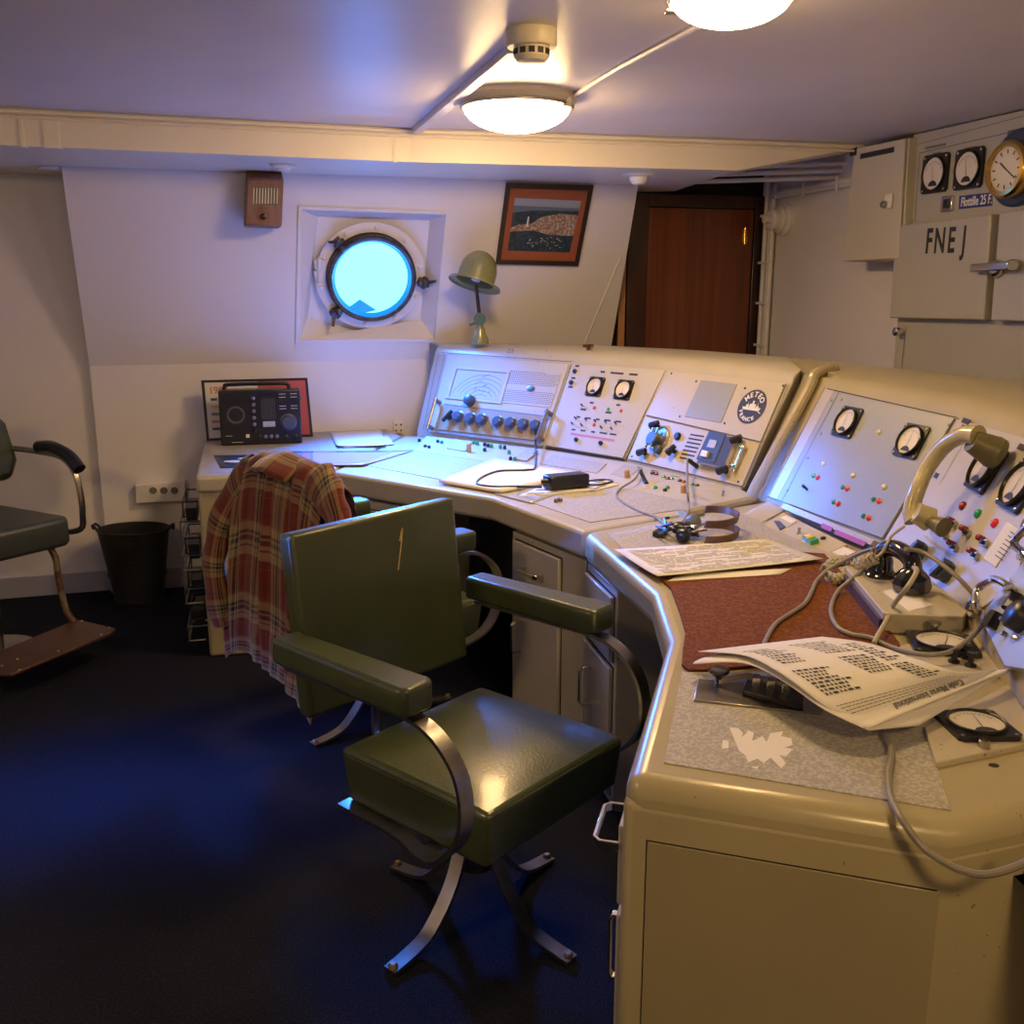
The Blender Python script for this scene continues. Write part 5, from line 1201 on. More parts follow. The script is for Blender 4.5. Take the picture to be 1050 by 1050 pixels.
# power strip, wall socket
PSp = Panel(wp(0, 0, .0), wd, (0, 0, 1))
ps = thing('power_strip', 'white power strip with three sockets on the wall above the wastebasket', 'power strip', PSp.at(163, 503))
pq = [(139, 496), (190, 491), (190, 512), (140, 514.5)]
body_ = plate('body', PSp, pq, m_white, ps, h0=0.001, h1=.045, bevel=.004)
for x in (157, 168, 179):
    F = PSp.M(x, 503, .045); mb = MB(); mb.lathe([(.021, 0), (.021, .004), (.018, .004), (.018, .001)], F, 24, 0, caps=False); mb.lathe([(.018, .001), (.0005, .001)], F, 20, 2, caps=False)
    for s_ in (-1, 1): mb.lathe([(.003, .0015), (.0002, .0018)], F @ Matrix.Translation((s_ * .008, 0, 0)), 8, 1)
    mb.build('socket', [m_white, m_ink, m_inkg], ps)
mb = MB(); a = PSp.at(408, 438, .001); mb.box((0, 0, .01), (.05, .06, .02), PSp.Mp(a), 0); 
for i in (-1, 1):
    for j in (-1, 1): mb.lathe([(.006, .02), (.0003, .0205)], PSp.Mp(a) @ Matrix.Translation((i * .013, j * .015, 0)), 8, 1)
tag(mb.build('wall_socket', [m_white, m_ink], bevel=.001), 'small white wall socket behind the left desk', 'socket')
# wastebasket
bp_ = V3((-1.80, 4.50, 0)); bkt = thing('wastebasket', 'black woven wastebasket with side handles standing by the wall', 'basket', bp_)
F = Matrix.Translation(bp_) @ Matrix.Diagonal((1, .78, 1, 1))
mb = MB(); mb.lathe([(.115, 0), (.12, .05), (.165, .345), (.172, .35), (.165, .355), (.158, .345), (.11, .01), (.001, .01)], F, 36)
mb.build('tub', mat('black_weave', (.007, .008, .010), .5, bump=1.0, bs=70, stretch=(1, 1, 3)), bkt)
mb = MB()
for s_ in (-1, 1): mb.tube([F @ V3((s_ * .15, .03, .33)), F @ V3((s_ * .185, .02, .37)), F @ V3((s_ * .19, 0, .35)), F @ V3((s_ * .185, -.02, .37)), F @ V3((s_ * .15, -.03, .33))], .006, 8)
mb.build('handles', m_rubber, bkt)
mb = MB()
for z, r in ((.12, .134), (.13, .1355)): mb.lathe([(r, z), (r + .004, z + .003), (r + .001, z + .006)], F, 36, caps=False)
mb.build('band', m_rubber, bkt)
# wire file rack beside the left desk
rk = thing('wire_file_rack', 'black wire file rack on the left side of the corner desk', 'rack', Z(200, 640, .0) + V3((-.02, .1, 0)))
sideA = (ins[0]); lA = (ins[4] - ins[0]).normalized(); nA = V3((lA.y, -lA.x, 0)); nA = nA if nA.x < 0 else -nA
for i, z in enumerate((.64, .56, .49, .42, .35, .28, .21, .12)):
    a = ins[0] + lA * .05 + nA * .004 + V3((0, 0, z)); mb = MB(); e_ = .06 + .015 * (i % 2)
    mb.tube([a, a + nA * e_, a + nA * e_ + V3((0, 0, -.06)), a + V3((0, 0, -.06)) + nA * .01], .004, 6, sm=1)
    b_ = a + lA * .25
    mb.tube([b_, b_ + nA * e_, b_ + nA * e_ + V3((0, 0, -.06)), b_ + V3((0, 0, -.06)) + nA * .01], .004, 6, sm=1)
    mb.tube([a + nA * e_, b_ + nA * e_], .004, 6, sm=1); mb.tube([a + nA * e_ + V3((0, 0, -.06)), b_ + nA * e_ + V3((0, 0, -.06))], .004, 6, sm=1)
    mb.build('wire_pocket', m_steel if i % 2 else m_black, rk)
mb = MB()
for z in (.60, .45, .3, .17):
    c = ins[0] + lA * .17 + nA * .035 + V3((0, 0, z)); 
    q = [c - lA * .10 - nA * .02, c + lA * .10 - nA * .02, c + lA * .10 + nA * .02, c - lA * .10 + nA * .02]; mb.hexa([p - V3((0, 0, .05)) for p in q], [p + V3((0, 0, .01)) for p in q])
mb.build('folders', m_black, rk)

# ------------------------------------------------------------------ things on the left desk
ra = Z(227, 457.5, DZ + .003); rb_ = Z(310, 454.5, DZ + .003); RP = Panel(ra, rb_ - ra, (0, 0, 1))
Wr = (rb_ - ra).length; zt_ = RP.uv(224, 401)[1]
rad = thing('world_radio', 'black multiband portable radio standing on the corner desk', 'radio', (ra + rb_) / 2 - RP.N * .05)
mb = MB(); mb.hexa([RP.P(0, 0, -.10), RP.P(Wr, 0, -.10), RP.P(Wr, zt_, -.10), RP.P(0, zt_, -.10)], [RP.P(0, 0, 0), RP.P(Wr, 0, 0), RP.P(Wr, zt_, 0), RP.P(0, zt_, 0)])
rbod = mb.build('case', m_black, rad, bevel=.008, bseg=3)
def RF(fx, fy, h=.001): return RP.Mp(RP.P(Wr * fx, zt_ * fy, h))
mb = MB()
for r in (.032, .037): mb.lathe([(r, .0), (r + .0015, .002), (r + .003, .0)], RF(.20, .56), 28, caps=False)
for iy in range(12):
    for ix in range(12):
        mb.box((-.045 + ix * .008, -.045 + iy * .008, .0005), (.0015, .0015, .001), RF(.20, .56))
mb.build('speaker_grille', m_inkg, rad, smooth=0)
mb = MB(); mb.box((0, 0, .0015), (Wr * .21, zt_ * .62, .003), RF(.60, .60), 0)
for k in range(9): mb.box((-Wr * .08 + k * Wr * .02, zt_ * .06, .0035), (.0012, zt_ * .38, .0006), RF(.60, .60), 1)
mb.box((0, -zt_ * .22, .0035), (Wr * .15, zt_ * .10, .0015), RF(.60, .60), 2)
mb.build('tuning_scale', [m_black, m_inkg, m_panelb], rad, smooth=0)
mb = MB(); mb.lathe([(.040, 0), (.040, .006), (.034, .008), (.032, .026), (.027, .03)], RF(.84, .40), 26); mb.build('tuning_knob', m_navy, rad)
for fx_, fy_, r in ((.42, .86, .009), (.42, .74, .009), (.42, .62, .009), (.42, .50, .009), (.42, .38, .009), (.42, .27, .010), (.80, .13, .012), (.92, .13, .012), (.47, .15, .012), (.55, .15, .009), (.62, .15, .009), (.69, .15, .009)):
    mb = MB(); mb.lathe([(r, 0), (r * .95, .010), (r * .7, .012)], RF(fx_, fy_), 14); mb.build('knob', m_steel if r < .01 else m_black, rad)
mb = MB()
for fx_, fy_, w in ((.78, .92, .03), (.92, .92, .03), (.78, .86, .03), (.92, .86, .03), (.78, .70, .03), (.92, .70, .03), (.78, .65, .03), (.92, .65, .03), (.1, .18, .03), (.2, .06, .05)): mb.box((0, 0, .001), (w, .002, .001), RF(fx_, fy_))
mb.box((0, 0, .001), (.016, .016, .001), RF(.33, .17)); mb.build('printed_marks', m_white, rad, smooth=0)
mb = MB(); mb.tube([RP.P(Wr * .08, zt_ - .01, -.05), RP.P(Wr * .08, zt_ + .016, -.05), RP.P(Wr * .16, zt_ + .024, -.05), RP.P(Wr * .78, zt_ + .024, -.05), RP.P(Wr * .86, zt_ + .016, -.05), RP.P(Wr * .86, zt_ - .01, -.05)], .009, 8, sm=3); mb.build('carry_handle', m_black, rad)
for fx_ in (0, 1):
    mb = MB(); mb.box((Wr * fx_, zt_ * .83, -.03), (.012, .02, .03), Matrix.Translation(RP.o) @ Matrix((RP.U, RP.V, RP.N)).transposed().to_4x4()); mb.build('strap_lug', m_chrome, rad)
# calendar leaning on the wall behind it
ca, cb_ = Z(212, 452, DZ + .003), Z(321, 447.5, DZ + .003); CL = Panel(ca, cb_ - ca, V3((0, 0, 1)) - RP.N * .04)
cal = thing('wall_calendar', 'open calendar with black border and red edge propped behind the radio', 'calendar', (ca + cb_) / 2)
cw = (cb_ - ca).length
cv = CL.uv(204, 390)[1]
k0 = CL.uv(206, 390)[0]; k1 = CL.uv(315, 388)[0]
def cq(pts, h0, h1, name, m, parent):
    mb = MB(); mb.hexa([CL.P(a, b, h0) for a, b in pts], [CL.P(a, b, h1) for a, b in pts]); return mb.build(name, m, parent, smooth=0)
bdq = [(0, 0), (cw, 0), (k1, cv), (k0, cv)]
cbd = cq(bdq, 0, .004, 'backing', m_black, cal)
cq([(.012, .012), (cw * .5, .012), (cw * .5, cv - .012), (k0 + .014, cv - .012)], .004, .0055, 'left_page', m_paper, cal)
cq([(cw * .5, .012), (cw - .014, .012), (k1 - .012, cv - .012), (cw * .5, cv - .012)], .004, .0055, 'right_page', mat('calendar_red', (.45, .08, .06), .6), cal)
mt_or = mat('calendar_orange', (.6, .2, .08), .6)
for k in range(5): cq([(.03, .05 + k * .035), (.09, .05 + k * .035), (.09, .062 + k * .035), (.03, .062 + k * .035)], .0055, .006, 'date_block', (m_navy, mt_or, m_inkg, mat('calendar_yellow', (.7, .45, .08), .6), m_navy)[k], cal)
text_mesh('lettering', '1987', CL.Mp(CL.P(k0 + .075, cv - .05, .0062)), .045, mt_or, cal, bold=.0008)
# sheets of paper
def sheet(name, pts, label_, cat='paper', z=DZ + .004, curl=.0, nu=8, nv=8, m=m_paper, lines=0, group=None, th=.0012, fn=None, lrange=(.08, .92), parent_lines=True):
    """pts: px corners near-left, near-right, far-right, far-left"""
    q = [V3((p[0], p[1], 0)) for p in pts]
    def S(u, v, dz=0):
        c = q[0].lerp(q[1], u).lerp(q[3].lerp(q[2], u), v); zz = z + (curl * ((2 * u - 1) ** 4 * .5 + max(0, 1 - 2 * v) ** 3) if not fn else fn(u, v)); return Z(c.x, c.y, zz + dz)
    base = [Z(p[0], p[1], z) for p in pts]
    def S2(u, v, dz=0):
        c = base[0].lerp(base[1], u).lerp(base[3].lerp(base[2], u), v); c = V3(c); c.z = z + (curl * ((2 * u - 1) ** 4 * .5 + max(0, 1 - 2 * v) ** 3) if not fn else fn(u, v)) + dz; return c
    mb = MB(); mb.grid(lambda u, v: S2(u, v), nu, nv); o = mb.build(name, m, None, solid=th, smooth=60, recalc=False); tag(o, label_, cat, group)
    if lines:
        mb = MB()
        for k in range(lines):
            v = lrange[0] + (lrange[1] - lrange[0]) * k / max(1, lines - 1); u = .06
            while u < .93:
                w = random.uniform(.04, .16); w = min(w, .94 - u)
                if random.random() < .85:
                    h = .16 / lines * (lrange[1] - lrange[0])
                    mb.add([S2(u, v - h, .0012), S2(u + w, v - h, .0012), S2(u + w, v + h, .0012), S2(u, v + h, .0012)], [(0, 1, 2, 3)])
                u += w + .012
        mb.build('print', m_inkg, o, smooth=0)
    return o
sheet('paper_sheet', [(346, 459), (396, 458), (390, 440), (338, 443)], 'sheet of paper on the corner desk behind the plaid shirt, blue-lit', z=DZ + .006, curl=.006)
sheet('paper_sheet', [(352, 460), (404, 456), (398, 447), (345, 448)], 'second sheet under the blue-lit paper on the corner desk', z=DZ + .0035, curl=.002)
pc_ = sheet('photo_print', [(226, 480), (288, 478), (272, 466), (219, 467)], 'dark photo print with white shapes lying in front of the black radio', 'picture', z=DZ + .0042, m=mat('photo_dark', (.03, .05, .09), .3))
mb = MB()
for x, y, w, h in ((243, 473, .06, .03), (255, 470, .05, .04), (262, 475, .03, .03), (250, 477, .03, .02)): 
    c = Z(x, y, DZ + .0062); mb.lathe([(w, 0), (.0004, .0004)], Matrix.Translation(c) @ Matrix.Diagonal((1, .5, 1, 1)), 7, caps=False)
mb.build('white_shapes', m_paper, pc_, smooth=0)
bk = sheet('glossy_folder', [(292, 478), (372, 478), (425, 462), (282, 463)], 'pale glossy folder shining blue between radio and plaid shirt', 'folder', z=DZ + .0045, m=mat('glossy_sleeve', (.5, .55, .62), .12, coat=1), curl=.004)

# ------------------------------------------------------------------ lamp on the console
lp_ = V3((-.155, 4.80, 1.2)); dl_ = thing('desk_lamp', 'green enamelled articulated desk lamp with domed shade on top of the console', 'lamp', lp_)
LPn = Panel(lp_, V3((1, 0, 0)), V3((0, 0, 1)))
def LQ(x, y): return LPn.at(x, y)
mb = MB(); mb.lathe([(.042, 0), (.042, .02), (.030, .05), (.024, .075)], Matrix.Translation(lp_), 24); mb.cyl(lp_ + V3((0, 0, .04)), lp_ + V3((0, 0, .10)), .022, .016); mb.build('base', m_lampg, dl_)
j1 = LQ(492, 327); top_ = LQ(488, 292)
mb = MB(); mb.cyl(j1 + V3((0, -.02, 0)), j1 + V3((0, .02, 0)), .030, seg=20); mb.cyl(j1 + V3((-.05, -.01, -.03)), j1 + V3((.0, -.01, -.01)), .006); mb.cyl(lp_ + V3((0.005, 0, .06)), j1, .014); mb.build('joint', mat('lamp_teal', (.07, .13, .12), .35, .3), dl_)
mb = MB(); mb.cyl(j1, top_, .009); mb.build('arm', m_black, dl_)
tilt = Matrix.Rotation(math.radians(16), 4, 'Y') @ Matrix.Rotation(math.radians(-14), 4, 'X')
F = Matrix.Translation(LQ(487, 290)) @ tilt
mb = MB(); n = 10; pr = [(.128, -.012), (.126, -.004), (.092, .004), (.090, .02)] + [(.090 * math.cos(PI / 2 * i / n), .05 + .105 * math.sin(PI / 2 * i / n)) for i in range(n)] + [(.004, .156)]
mb.lathe(pr, F, 36, caps=False); mb.build('lamp_shade', m_lampg, dl_, solid=.003, smooth=60)
mb = MB(); mb.lathe([(.02, .01), (.028, .05), (.02, .09), (.001, .095)], F, 16); mb.build('bulb', m_white, dl_)
# ------------------------------------------------------------------ papers, adapter and cables on the long console
def rise(u, v): return .006 * u
sheet('document_stack', [(450, 494), (514, 505), (599, 487), (508, 471)], 'stack of stapled documents at the edge of the long console, under the adapter cable', 'papers', z=DZ + .010, lines=14, fn=None, curl=.002, th=.010)
sheet('loose_sheet', [(530, 509), (610, 503), (648, 494), (585, 486)], 'flat printed sheet under the black power adapter', 'paper', z=DZ + .0045, lines=6)
sheet('plastic_sleeve', [(506, 506), (545, 516), (590, 500), (556, 491)], 'clear plastic sleeve half under the document stack', 'paper', z=DZ + .0036, m=mat('sleeve', (.40, .42, .44), .12, coat=1))
ad = thing('power_adapter', 'black power adapter block lying on papers on the long console', 'adapter', Z(582, 500, DZ))
a = Z(565, 504, DZ + .006); b = Z(605, 500, DZ + .006); AD = Panel(a, b - a, (0, 0, 1)); L_ = (b - a).length
mb = MB(); mb.prism([(0, 0), (L_, 0), (L_, .07), (0, .07)], .001, .052, Matrix.Translation(a) @ Matrix((AD.U, -AD.N, (0, 0, 1))).transposed().to_4x4()); adb = mb.build('block', m_black, ad, bevel=.008)
mb = MB(); mb.cyl(a + V3((-.035, 0, .03)) + V3((0, .03, 0)), a + V3((.0, .03, .03)), .009, .014); mb.build('strain_relief', m_black, ad)
mb = MB(); pz = DZ + .018
mb.tube([P1.at(549.5, 439, .03), P1.at(549, 452, .05), Z(549, 478, DZ + .02), Z(540, 482, pz), Z(512, 483, pz), Z(495, 489, pz), Z(489, 496, pz), Z(505, 499, pz), Z(530, 499, pz), Z(555, 499.5, DZ + .034)], .0045, 8); tag(mb.build('adapter_cable', m_black), 'thin black cable looping from the last dark knob to the adapter', 'cable')
mb = MB(); mb.tube([Z(604, 497, DZ + .03), Z(615, 497, DZ + .012), Z(628, 493.5, DZ + .008), Z(618, 492, DZ + .008), Z(602, 493, DZ + .03)], .004, 8); mb.build('plug_lead', m_black, ad)
mb = MB()
for x, y in ((570, 515), (574, 514)): mb.box((0, 0, .006), (.018, .012, .012), Matrix.Translation(Z(x, y, DZ + .003)) @ Matrix.Rotation(x, 4, 'Z'))
tag(mb.build('dark_clip', m_rust, bevel=.002), 'tiny rusty clip on the grey surface below the adapter', 'clip')
def cord(name, pts, r, m, label_): 
    mb = MB(); mb.tube(pts, r, 8, sm=6); return tag(mb.build(name, m), label_, 'cable')
def plug(P, x, y, x2, y2, h=.03):
    mb = MB(); a = P.at(x, y, h * .2); b = P.at(x2, y2, h); mb.cyl(b, a, .009, .007); return mb
c1_ = thing('patch_cord', 'grey patch cord plugged in among the small lamps of the long console', 'cable', Z(655, 500, DZ))
mb = MB(); mb.cyl(AP2.at(663, 496, .004), AP2.at(656.5, 483, .035), .0085, .007); mb.build('plug', m_black, c1_)
mb = MB(); mb.tube([AP2.at(656, 482, .035), Z(650, 492, DZ + .03), Z(636, 501, DZ + .008), Z(632, 508, DZ + .006), Z(640, 516, DZ + .005), Z(657, 525, DZ + .005), Z(672, 530, DZ + .005), Z(686, 541, DZ + .012)], .004, 8); mb.build('cord', m_cable, c1_)
c2_ = thing('patch_cord', 'grey patch cord hanging from the vent slots down to the headset', 'cable', Z(707, 520, DZ))
mb = MB(); mb.cyl(P3.at(715, 478.5, .01), P3.at(705.5, 471.5, .05), .0095, .008); mb.build('plug', m_black, c2_)
mb = MB(); mb.tube([P3.at(705, 471, .05), P3.at(704.5, 482, .08), Z(705, 503, DZ + .06), Z(706, 515, DZ + .02), Z(706, 524, DZ + .02), Z(700, 535, DZ + .02)], .004, 8); mb.build('cord', m_cable, c2_)
# headset with leather band
hs = thing('headset', 'old headset with brown leather headband on the near console', 'headphones', Z(725, 545, DZ))
HZ = DZ + .004
def arcpts(cx, cy, rx, ry, a0, a1, z0, z1, n=10):
    out = []
    for i in range(n + 1):
        t = i / n; a = math.radians(a0 + (a1 - a0) * t); out.append(Z(cx + rx * math.cos(a), cy + ry * math.sin(a), z0 + (z1 - z0) * math.sin(PI * t)))
    return out
for (cy, z0, z1, nm) in ((546, HZ + .018, HZ + .018, 'headband'), (530, HZ + .055, HZ + .045, 'headband')):
    pts = arcpts(728, cy, 29, 8, -100, 100, z0, z1); mb = MB()
    mb.bar(pts, (.3, .3, 1), .022, .006, sm=3); mb.build(nm, m_leather, hs, smooth=60)
mb = MB(); 
for pts in ([Z(722, 528, HZ + .05), Z(705, 533, HZ + .04), Z(700, 540, HZ + .03)], [Z(725, 543, HZ + .03), Z(708, 546, HZ + .02), Z(692, 548, HZ + .02)], [Z(728, 536, HZ + .04), Z(712, 540, HZ + .035), Z(695, 541, HZ + .02)]): mb.tube(pts, .005, 8)
mb.build('wire_frame', m_chrome, hs)
for x, y, z, r, ax in ((711, 535, .04, .022, .3), (697, 543, .026, .022, 1.2), (701, 549, .022, .020, .8)):
    F = Matrix.Translation(Z(x, y, HZ + z)) @ Matrix.Rotation(PI / 2 - .4, 4, 'X') @ Matrix.Rotation(ax, 4, 'Y'); mb = MB(); mb.lathe([(r, -.012), (r * 1.1, 0), (r * .9, .012), (r * .4, .016)], F, 20); mb.build('earpiece', m_black if x < 705 else m_beiged, hs)
mb = MB()
for k in range(5):
    pts = [Z(676 + random.uniform(-3, 6), 545 + random.uniform(-6, 6), HZ + .012), Z(687 + random.uniform(-4, 4), 541 + random.uniform(-6, 6), HZ + random.uniform(.01, .04)), Z(700 + random.uniform(-6, 6), 545 + random.uniform(-6, 6), HZ + random.uniform(.01, .04)), Z(716, 548 + random.uniform(-3, 3), HZ + .012)]; mb.tube(pts, .0035, 6)
mb.tube([Z(684, 541, HZ + .02), Z(682, 532, HZ + .035), Z(686, 531, HZ + .04)], .004, 6); mb.box((0, 0, .008), (.03, .05, .014), Matrix.Translation(Z(677, 549, HZ)) @ Matrix.Rotation(-.5, 4, 'Z')); mb.build('tangled_wires', m_black, hs)
# printed sheets over the mat
sheet('printed_page', [(684, 596), (800, 589), (812, 583), (700, 588)], 'lower page sticking out beneath the long printed sheet on the mat', 'paper', z=DZ + .0085)
sheet('printed_page', [(674, 593), (844, 575), (786, 553), (630, 564)], 'wide printed sheet lying across the far end of the brown mat', 'paper', z=DZ + .014, curl=.004, lines=20, lrange=(.08, .9))

# ------------------------------------------------------------------ telephones
shl = thing('handset_shelf', 'low cream box with dark front edge carrying the black telephone handset', 'shelf', (.87, 2.1, DZ))
ST = .797
sp4 = [ZX(866, 580, ST), ZX(906, 628, ST), ZX(988, 632, ST), (.985, 2.0), (.985, 2.40)]
q0_, q1_ = V3((*sp4[0], 0)), V3((*sp4[1], 0))
mb = MB(); mb.prism(sp4, DZ + .001, ST); sbx = mb.build('box', m_panel, shl, bevel=.003, smooth=0)
ux_ = V3((-.008, 0, 0)); mb = MB(); mb.hexa([p + V3((0, 0, .753)) for p in (q0_ + ux_, q1_ + ux_, q1_, q0_)], [p + V3((0, 0, .782)) for p in (q0_ + ux_, q1_ + ux_, q1_, q0_)]); mb.build('edge_trim', m_plum, sbx, smooth=0)
mb = MB(); mb.prism([ZX(x, y, ST) for x, y in ((905, 607), (925, 601), (957, 621), (932, 627))], .7968, .7982); mb.build('paper_card', m_paper, sbx, smooth=0)
bh = thing('telephone_handset', 'glossy black telephone handset resting on the cream box', 'telephone', Z(920, 600, .825))
e0_ = Z(903, 590, .7985); m0_ = Z(934, 607, .7985)
axd = (m0_ - e0_).normalized()
mb = MB(); mb.lathe([(.036, 0), (.037, .006), (.030, .012), (.026, .022), (.026, .040), (.020, .052), (.012, .056)], Matrix.Translation(e0_), 24); mb.build('earpiece', m_blackg, bh)
mb = MB(); mb.lathe([(.030, 0), (.040, .006), (.044, .020), (.040, .034), (.030, .046), (.020, .056), (.012, .060)], Matrix.Translation(m0_), 10); mb.build('mouthpiece', m_blackg, bh, smooth=20)
mb = MB(); mb.tube([e0_ + V3((0, 0, .045)), e0_ + V3((0, 0, .068)) + axd * .01, (e0_ + m0_) / 2 + V3((0, 0, .082)), m0_ + V3((0, 0, .072)) - axd * .01, m0_ + V3((0, 0, .05))], .020, 14, sm=6); mb.build('grip', m_blackg, bh, smooth=60)
# beige handset on the panel
be = thing('telephone_handset', 'beige telephone handset hanging on the meter panel of the near console', 'telephone', P5.at(960, 490, .05))
def B5(x, y, h): return P5.at(x, y, h)
gp_ = [B5(1003, 447, .10), B5(988, 446, .115), B5(968, 458, .12), B5(951, 480, .12), B5(941, 502, .12), B5(935, 522, .11), B5(938, 534, .095)]
mb = MB(); mb.tube(gp_, lambda t: .019 + .006 * (abs(2 * t - 1) ** 3), 14, sm=5); mb.build('grip', m_beige, be, smooth=60)
a = B5(996, 452, .105); mb = MB(); mb.cyl(a, a - P5.N * .055, .026, .037, 24); mb.cyl(a - P5.N * .054, a - P5.N * .070, .038, .036, 24); mb.build('earpiece', m_beiged, be)
a = B5(942, 527, .10); mb = MB(); mb.cyl(a + P5.N * .01, a - P5.N * .03, .024, .030, 24); mb.build('mouthpiece', m_beige, be)
c0 = B5(946, 532, .085); c1 = B5(968, 541, .055); mb = MB(); mb.cyl(c0, c0.lerp(c1, .5), .015, .015, 18); mb.cyl(c0.lerp(c1, .5), c1, .016, .024, 18); mb.build('cord_plug', m_beiged, be)
mb = MB(); b_ = B5(943, 531.5, .088); mb.cyl(b_, c0, .0155, .0155, 16, 0); mb.cyl(b_ - (c0 - b_).normalized() * .001, b_, .009, .009, 12, 1); mb.build('ferrule', [m_steel, m_black], be)
mb = MB(); mb.cyl(B5(1003, 455, 0), B5(1003, 455, .05), .014); mb.cyl(B5(955, 532, 0), B5(955, 532, .05), .014); mb.build('cradle', m_beiged, be)
# coiled and straight cords
Zc = DZ + .028
path = smooth_path([Z(846, 585, Zc), Z(855, 577, Zc + .01), Z(868, 575, Zc + .02), Z(880, 578, Zc + .03), Z(893, 574, .85), Z(905, 566, .87), Z(914, 550, .90), P5.at(927, 540, .05)], 26)
pts = []; n = len(path)
for i, p in enumerate(path):
    tg = (path[min(i + 1, n - 1)] - path[max(i - 1, 0)]).normalized(); up = (V3((0, 0, 1)) - tg * tg.z).normalized(); s_ = tg.cross(up); a = i * 1.15; R_ = .013
    if i / n > .62: R_ = .0
    pts.append(p + up * (R_ * math.cos(a)) + s_ * (R_ * math.sin(a)))
mb = MB(); mb.tube(pts, .0038, 6, sm=1); tag(mb.build('coiled_cord', m_cablep), 'coiled cream telephone cord at the corner of the brown mat', 'cable')
mb = MB(); path = smooth_path([Z(848, 590, Zc - .008), Z(856, 594, Zc - .008), Z(866, 592, Zc - .008)], 24); pts = []
for i, p in enumerate(path):
    a = i * 1.15; pts.append(p + V3((0, 0, .013 * math.cos(a))) + V3((.0, .013 * math.sin(a), 0)))
mb.tube(pts, .0038, 6, sm=1); tag(mb.build('coiled_cord', m_cablep), 'short loose end of the coiled cord lying on the mat edge', 'cable')
mz = DZ + .0125
cord('grey_cable', [Z(898, 562, .86), Z(885, 566, .84), Z(868, 574, .81), Z(852, 582, .79), Z(838, 595, mz), Z(833, 605, mz), Z(826, 618, mz), Z(812, 628, mz), Z(797, 638, mz), Z(789, 649, mz), Z(783, 662, mz)], .005, m_cable, 'grey cord winding across the left part of the brown mat')
cord('grey_cable', [Z(896, 562, .86), Z(886, 583, .81), Z(872, 595, .79), Z(858, 608, mz), Z(852, 626, mz), Z(858, 642, mz), Z(872, 650, mz), Z(893, 654, mz), Z(915, 664, DZ + .012), Z(945, 671, DZ + .03), Z(972, 669, DZ + .035), Z(993, 656, DZ + .04), Z(1007, 640, DZ + .05), Z(1009, 628, DZ + .06), Z(1000, 612, .83), Z(985, 595, .86), Z(965, 578, .88), Z(945, 566, .89), Z(928, 563, .90)], .0052, m_cable, 'grey cord making the long loop over the mat and the meter module')
mb = MB(); mb.tube([m0_ + V3((0, 0, .058)), Z(940, 585, .88), Z(934, 597, .875), Z(924, 610, .845), Z(915, 622, .80), Z(909, 636, .785), Z(900, 652, DZ + .02), Z(896, 660, DZ + .015)], .0055, 8); mb.build('cord', m_cablep, bh)
# morse key
mk = thing('morse_key', 'black and silver morse key on a steel plate, half under the curled sheet', 'morse key', Z(775, 710, DZ))
mb = MB(); mb.prism([ZX(x, y, DZ + .003) for x, y in ((716, 697), (711, 719), (841, 733), (838, 708))], DZ + .0022, DZ + .0055); mb.build('base_plate', m_steel, mk, bevel=.001)
mb = MB(); mb.prism([ZX(x, y, DZ + .008) for x, y in ((766, 697), (761, 712), (823, 728), (826, 702))], DZ + .0055, DZ + .016); mb.build('base', m_black, mk, bevel=.002)
kp = Z(737, 694, DZ + .022)
mb = MB(); mb.lathe([(.006, -.014), (.006, .0), (.014, .004), (.019, .010), (.019, .014), (.008, .017)], Matrix.Translation(kp), 24, 0); mb.build('key_knob', m_blackg, mk)
mb = MB(); mb.lathe([(.016, .0145), (.013, .018), (.001, .019)], Matrix.Translation(kp), 24, 0); mb.build('knob_cap', m_chrome, mk)
mb = MB(); mb.bar([kp + V3((0, 0, -.008)), Z(765, 693, DZ + .026), Z(810, 702, DZ + .03)], (0, 0, 1), .008, .012); mb.build('lever', m_steel, mk)
mb = MB()
for x, y in ((775, 703), (790, 706), (805, 709)): mb.box((0, 0, .008), (.014, .022, .022), Matrix.Translation(Z(x, y, DZ + .016)) @ Matrix.Rotation(-.2, 4, 'Z'))
mb.build('frame', m_chrome, mk, bevel=.001)
# the big curled sheet
farL, farR = (716, 668), (843, 653)
def bez(P, t):
    n = len(P) - 1; k = min(int(t * n), n - 1); f = t * n - k
    p0 = P[max(k - 1, 0)]; p1 = P[k]; p2 = P[k + 1]; p3 = P[min(k + 2, n)]
    return tuple(.5 * (2 * b + (-a + c) * f + (2 * a - 5 * b + 4 * c - d) * f * f + (-a + 3 * b - 3 * c + d) * f ** 3) for a, b, c, d in zip(p0, p1, p2, p3))
LE_ = [(716, 668), (766, 673), (806, 694), (846, 724), (890, 747)]; RE_ = [(843, 653), (892, 660), (940, 676), (985, 689), (1036, 686)]
def CS(u, v, dz=0):
    a = bez(LE_, v); b = bez(RE_, v); x = a[0] + (b[0] - a[0]) * u; y = a[1] + (b[1] - a[1]) * u
    return Z(x, y, DZ + .042 + .035 * math.sin(PI * min(1, v * 1.1)) + .010 * u + dz)
bs2 = MB(); bs2.grid(lambda u, v: CS(u, v), 20, 24); big_s = bs2.build('printed_booklet', m_paper, None, solid=.0012, smooth=60, recalc=False); tag(big_s, 'large curled printed sheet with blocks of morse dots and dashes', 'paper')
mb = MB()
def dash(u, v, w, h): mb.add([CS(u - w, v - h, .0012), CS(u + w, v - h, .0012), CS(u + w, v + h, .0012), CS(u - w, v + h, .0012)], [(0, 1, 2, 3)])
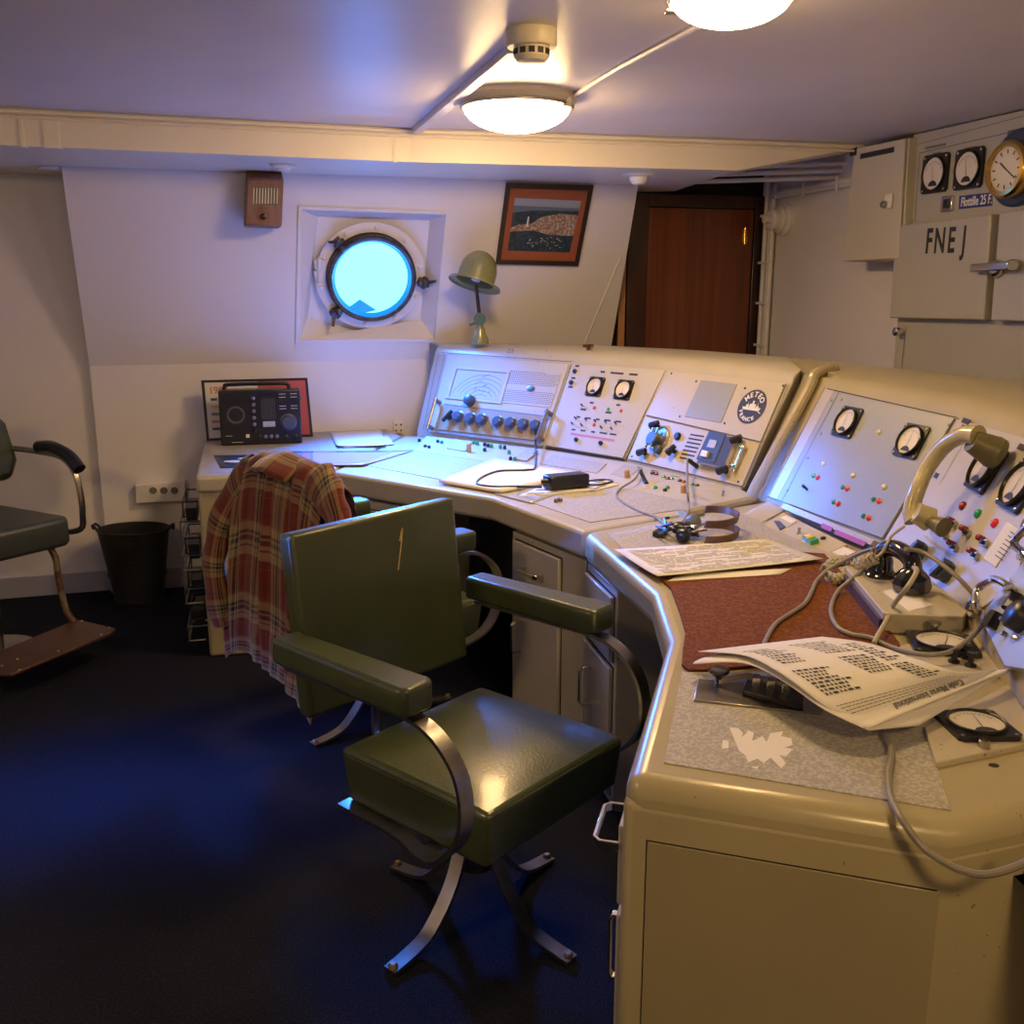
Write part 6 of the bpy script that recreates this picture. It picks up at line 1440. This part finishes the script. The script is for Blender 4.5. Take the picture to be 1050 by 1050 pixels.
for (u0_, v0_, nc, nr) in ((.12, .16, 6, 8), (.55, .13, 7, 7), (.10, .46, 7, 8), (.56, .38, 6, 7), (.82, .22, 3, 9), (.78, .52, 4, 7)):
    for r_ in range(nr):
        u = u0_
        for c_ in range(nc):
            w = random.choice((.008, .008, .018)); dash(u + w, v0_ + r_ * .030, w, .0085); u += 2 * w + .014
            if u > .96: break
for k, v in enumerate((.77, .795, .82, .845)):
    u = .06
    while u < .9:
        w = random.uniform(.006, .02); dash(u + w, v, w, .0028); u += 2 * w + .006
mb.build('morse_print', m_ink, big_s, smooth=0)
a = CS(.92, .90, .0016); b = CS(.12, .90, .0016); xd = (b - a).normalized(); n_ = (CS(.5, .88) - CS(.5, .92)).cross(xd).normalized(); n_ = n_ if n_.z > 0 else -n_; yd = n_.cross(xd)
G = Matrix((xd, yd, n_)).transposed().to_4x4(); G.translation = a.lerp(b, .5) + n_ * .002
text_mesh('title_print', 'Code Morse International', G, .017, m_inkg, big_s, bold=.0001)
mb = MB()
LE2 = [(710, 681), (762, 680), (802, 698), (846, 728), (891, 749)]
def CS2(u, v):
    if v < .8:
        p = CS(u, v / .8, -.004); a = bez(LE2, v / .8); return p.lerp(Z(a[0], a[1], DZ + .036 + .03 * math.sin(PI * v / .8)), (1 - u) ** 3)
    f = (v - .8) / .2; a = (891, 749); b = (1037, 687); x = a[0] + (b[0] - a[0]) * u; y = a[1] + (b[1] - a[1]) * u
    x2 = 942 + (1049 - 942) * u; y2 = 744 + (680 - 744) * u; z0 = CS(u, 1, -.004).z
    return Z(x, y, z0).lerp(Z(x2, y2, z0 - .012), f)
mb.grid(lambda u, v: CS2(u, v), 16, 30); tag(mb.build('under_sheet', m_paper, None, solid=.001, smooth=60, recalc=False), 'second curled sheet showing its pale edge beneath the morse sheet', 'paper')
# cord over the front edge of the end pedestal
cord('grey_cable', [Z(897, 738, DZ + .012), Z(906, 752, DZ + .009), Z(914, 770, DZ + .008), Z(911, 795, DZ + .008), Z(913, 816, DZ + .008), Z(921, 834, DZ + .009), PF.at(930, 848, .016), PF.at(942, 864, .022), PF.at(957, 877, .03), PF.at(985, 892, .05), PF.at(1015, 896, .06), PF.at(1052, 884, .06), PF.at(1085, 862, .05)], .0052, m_cable, 'grey cord hanging over the front edge of the beige end pedestal')
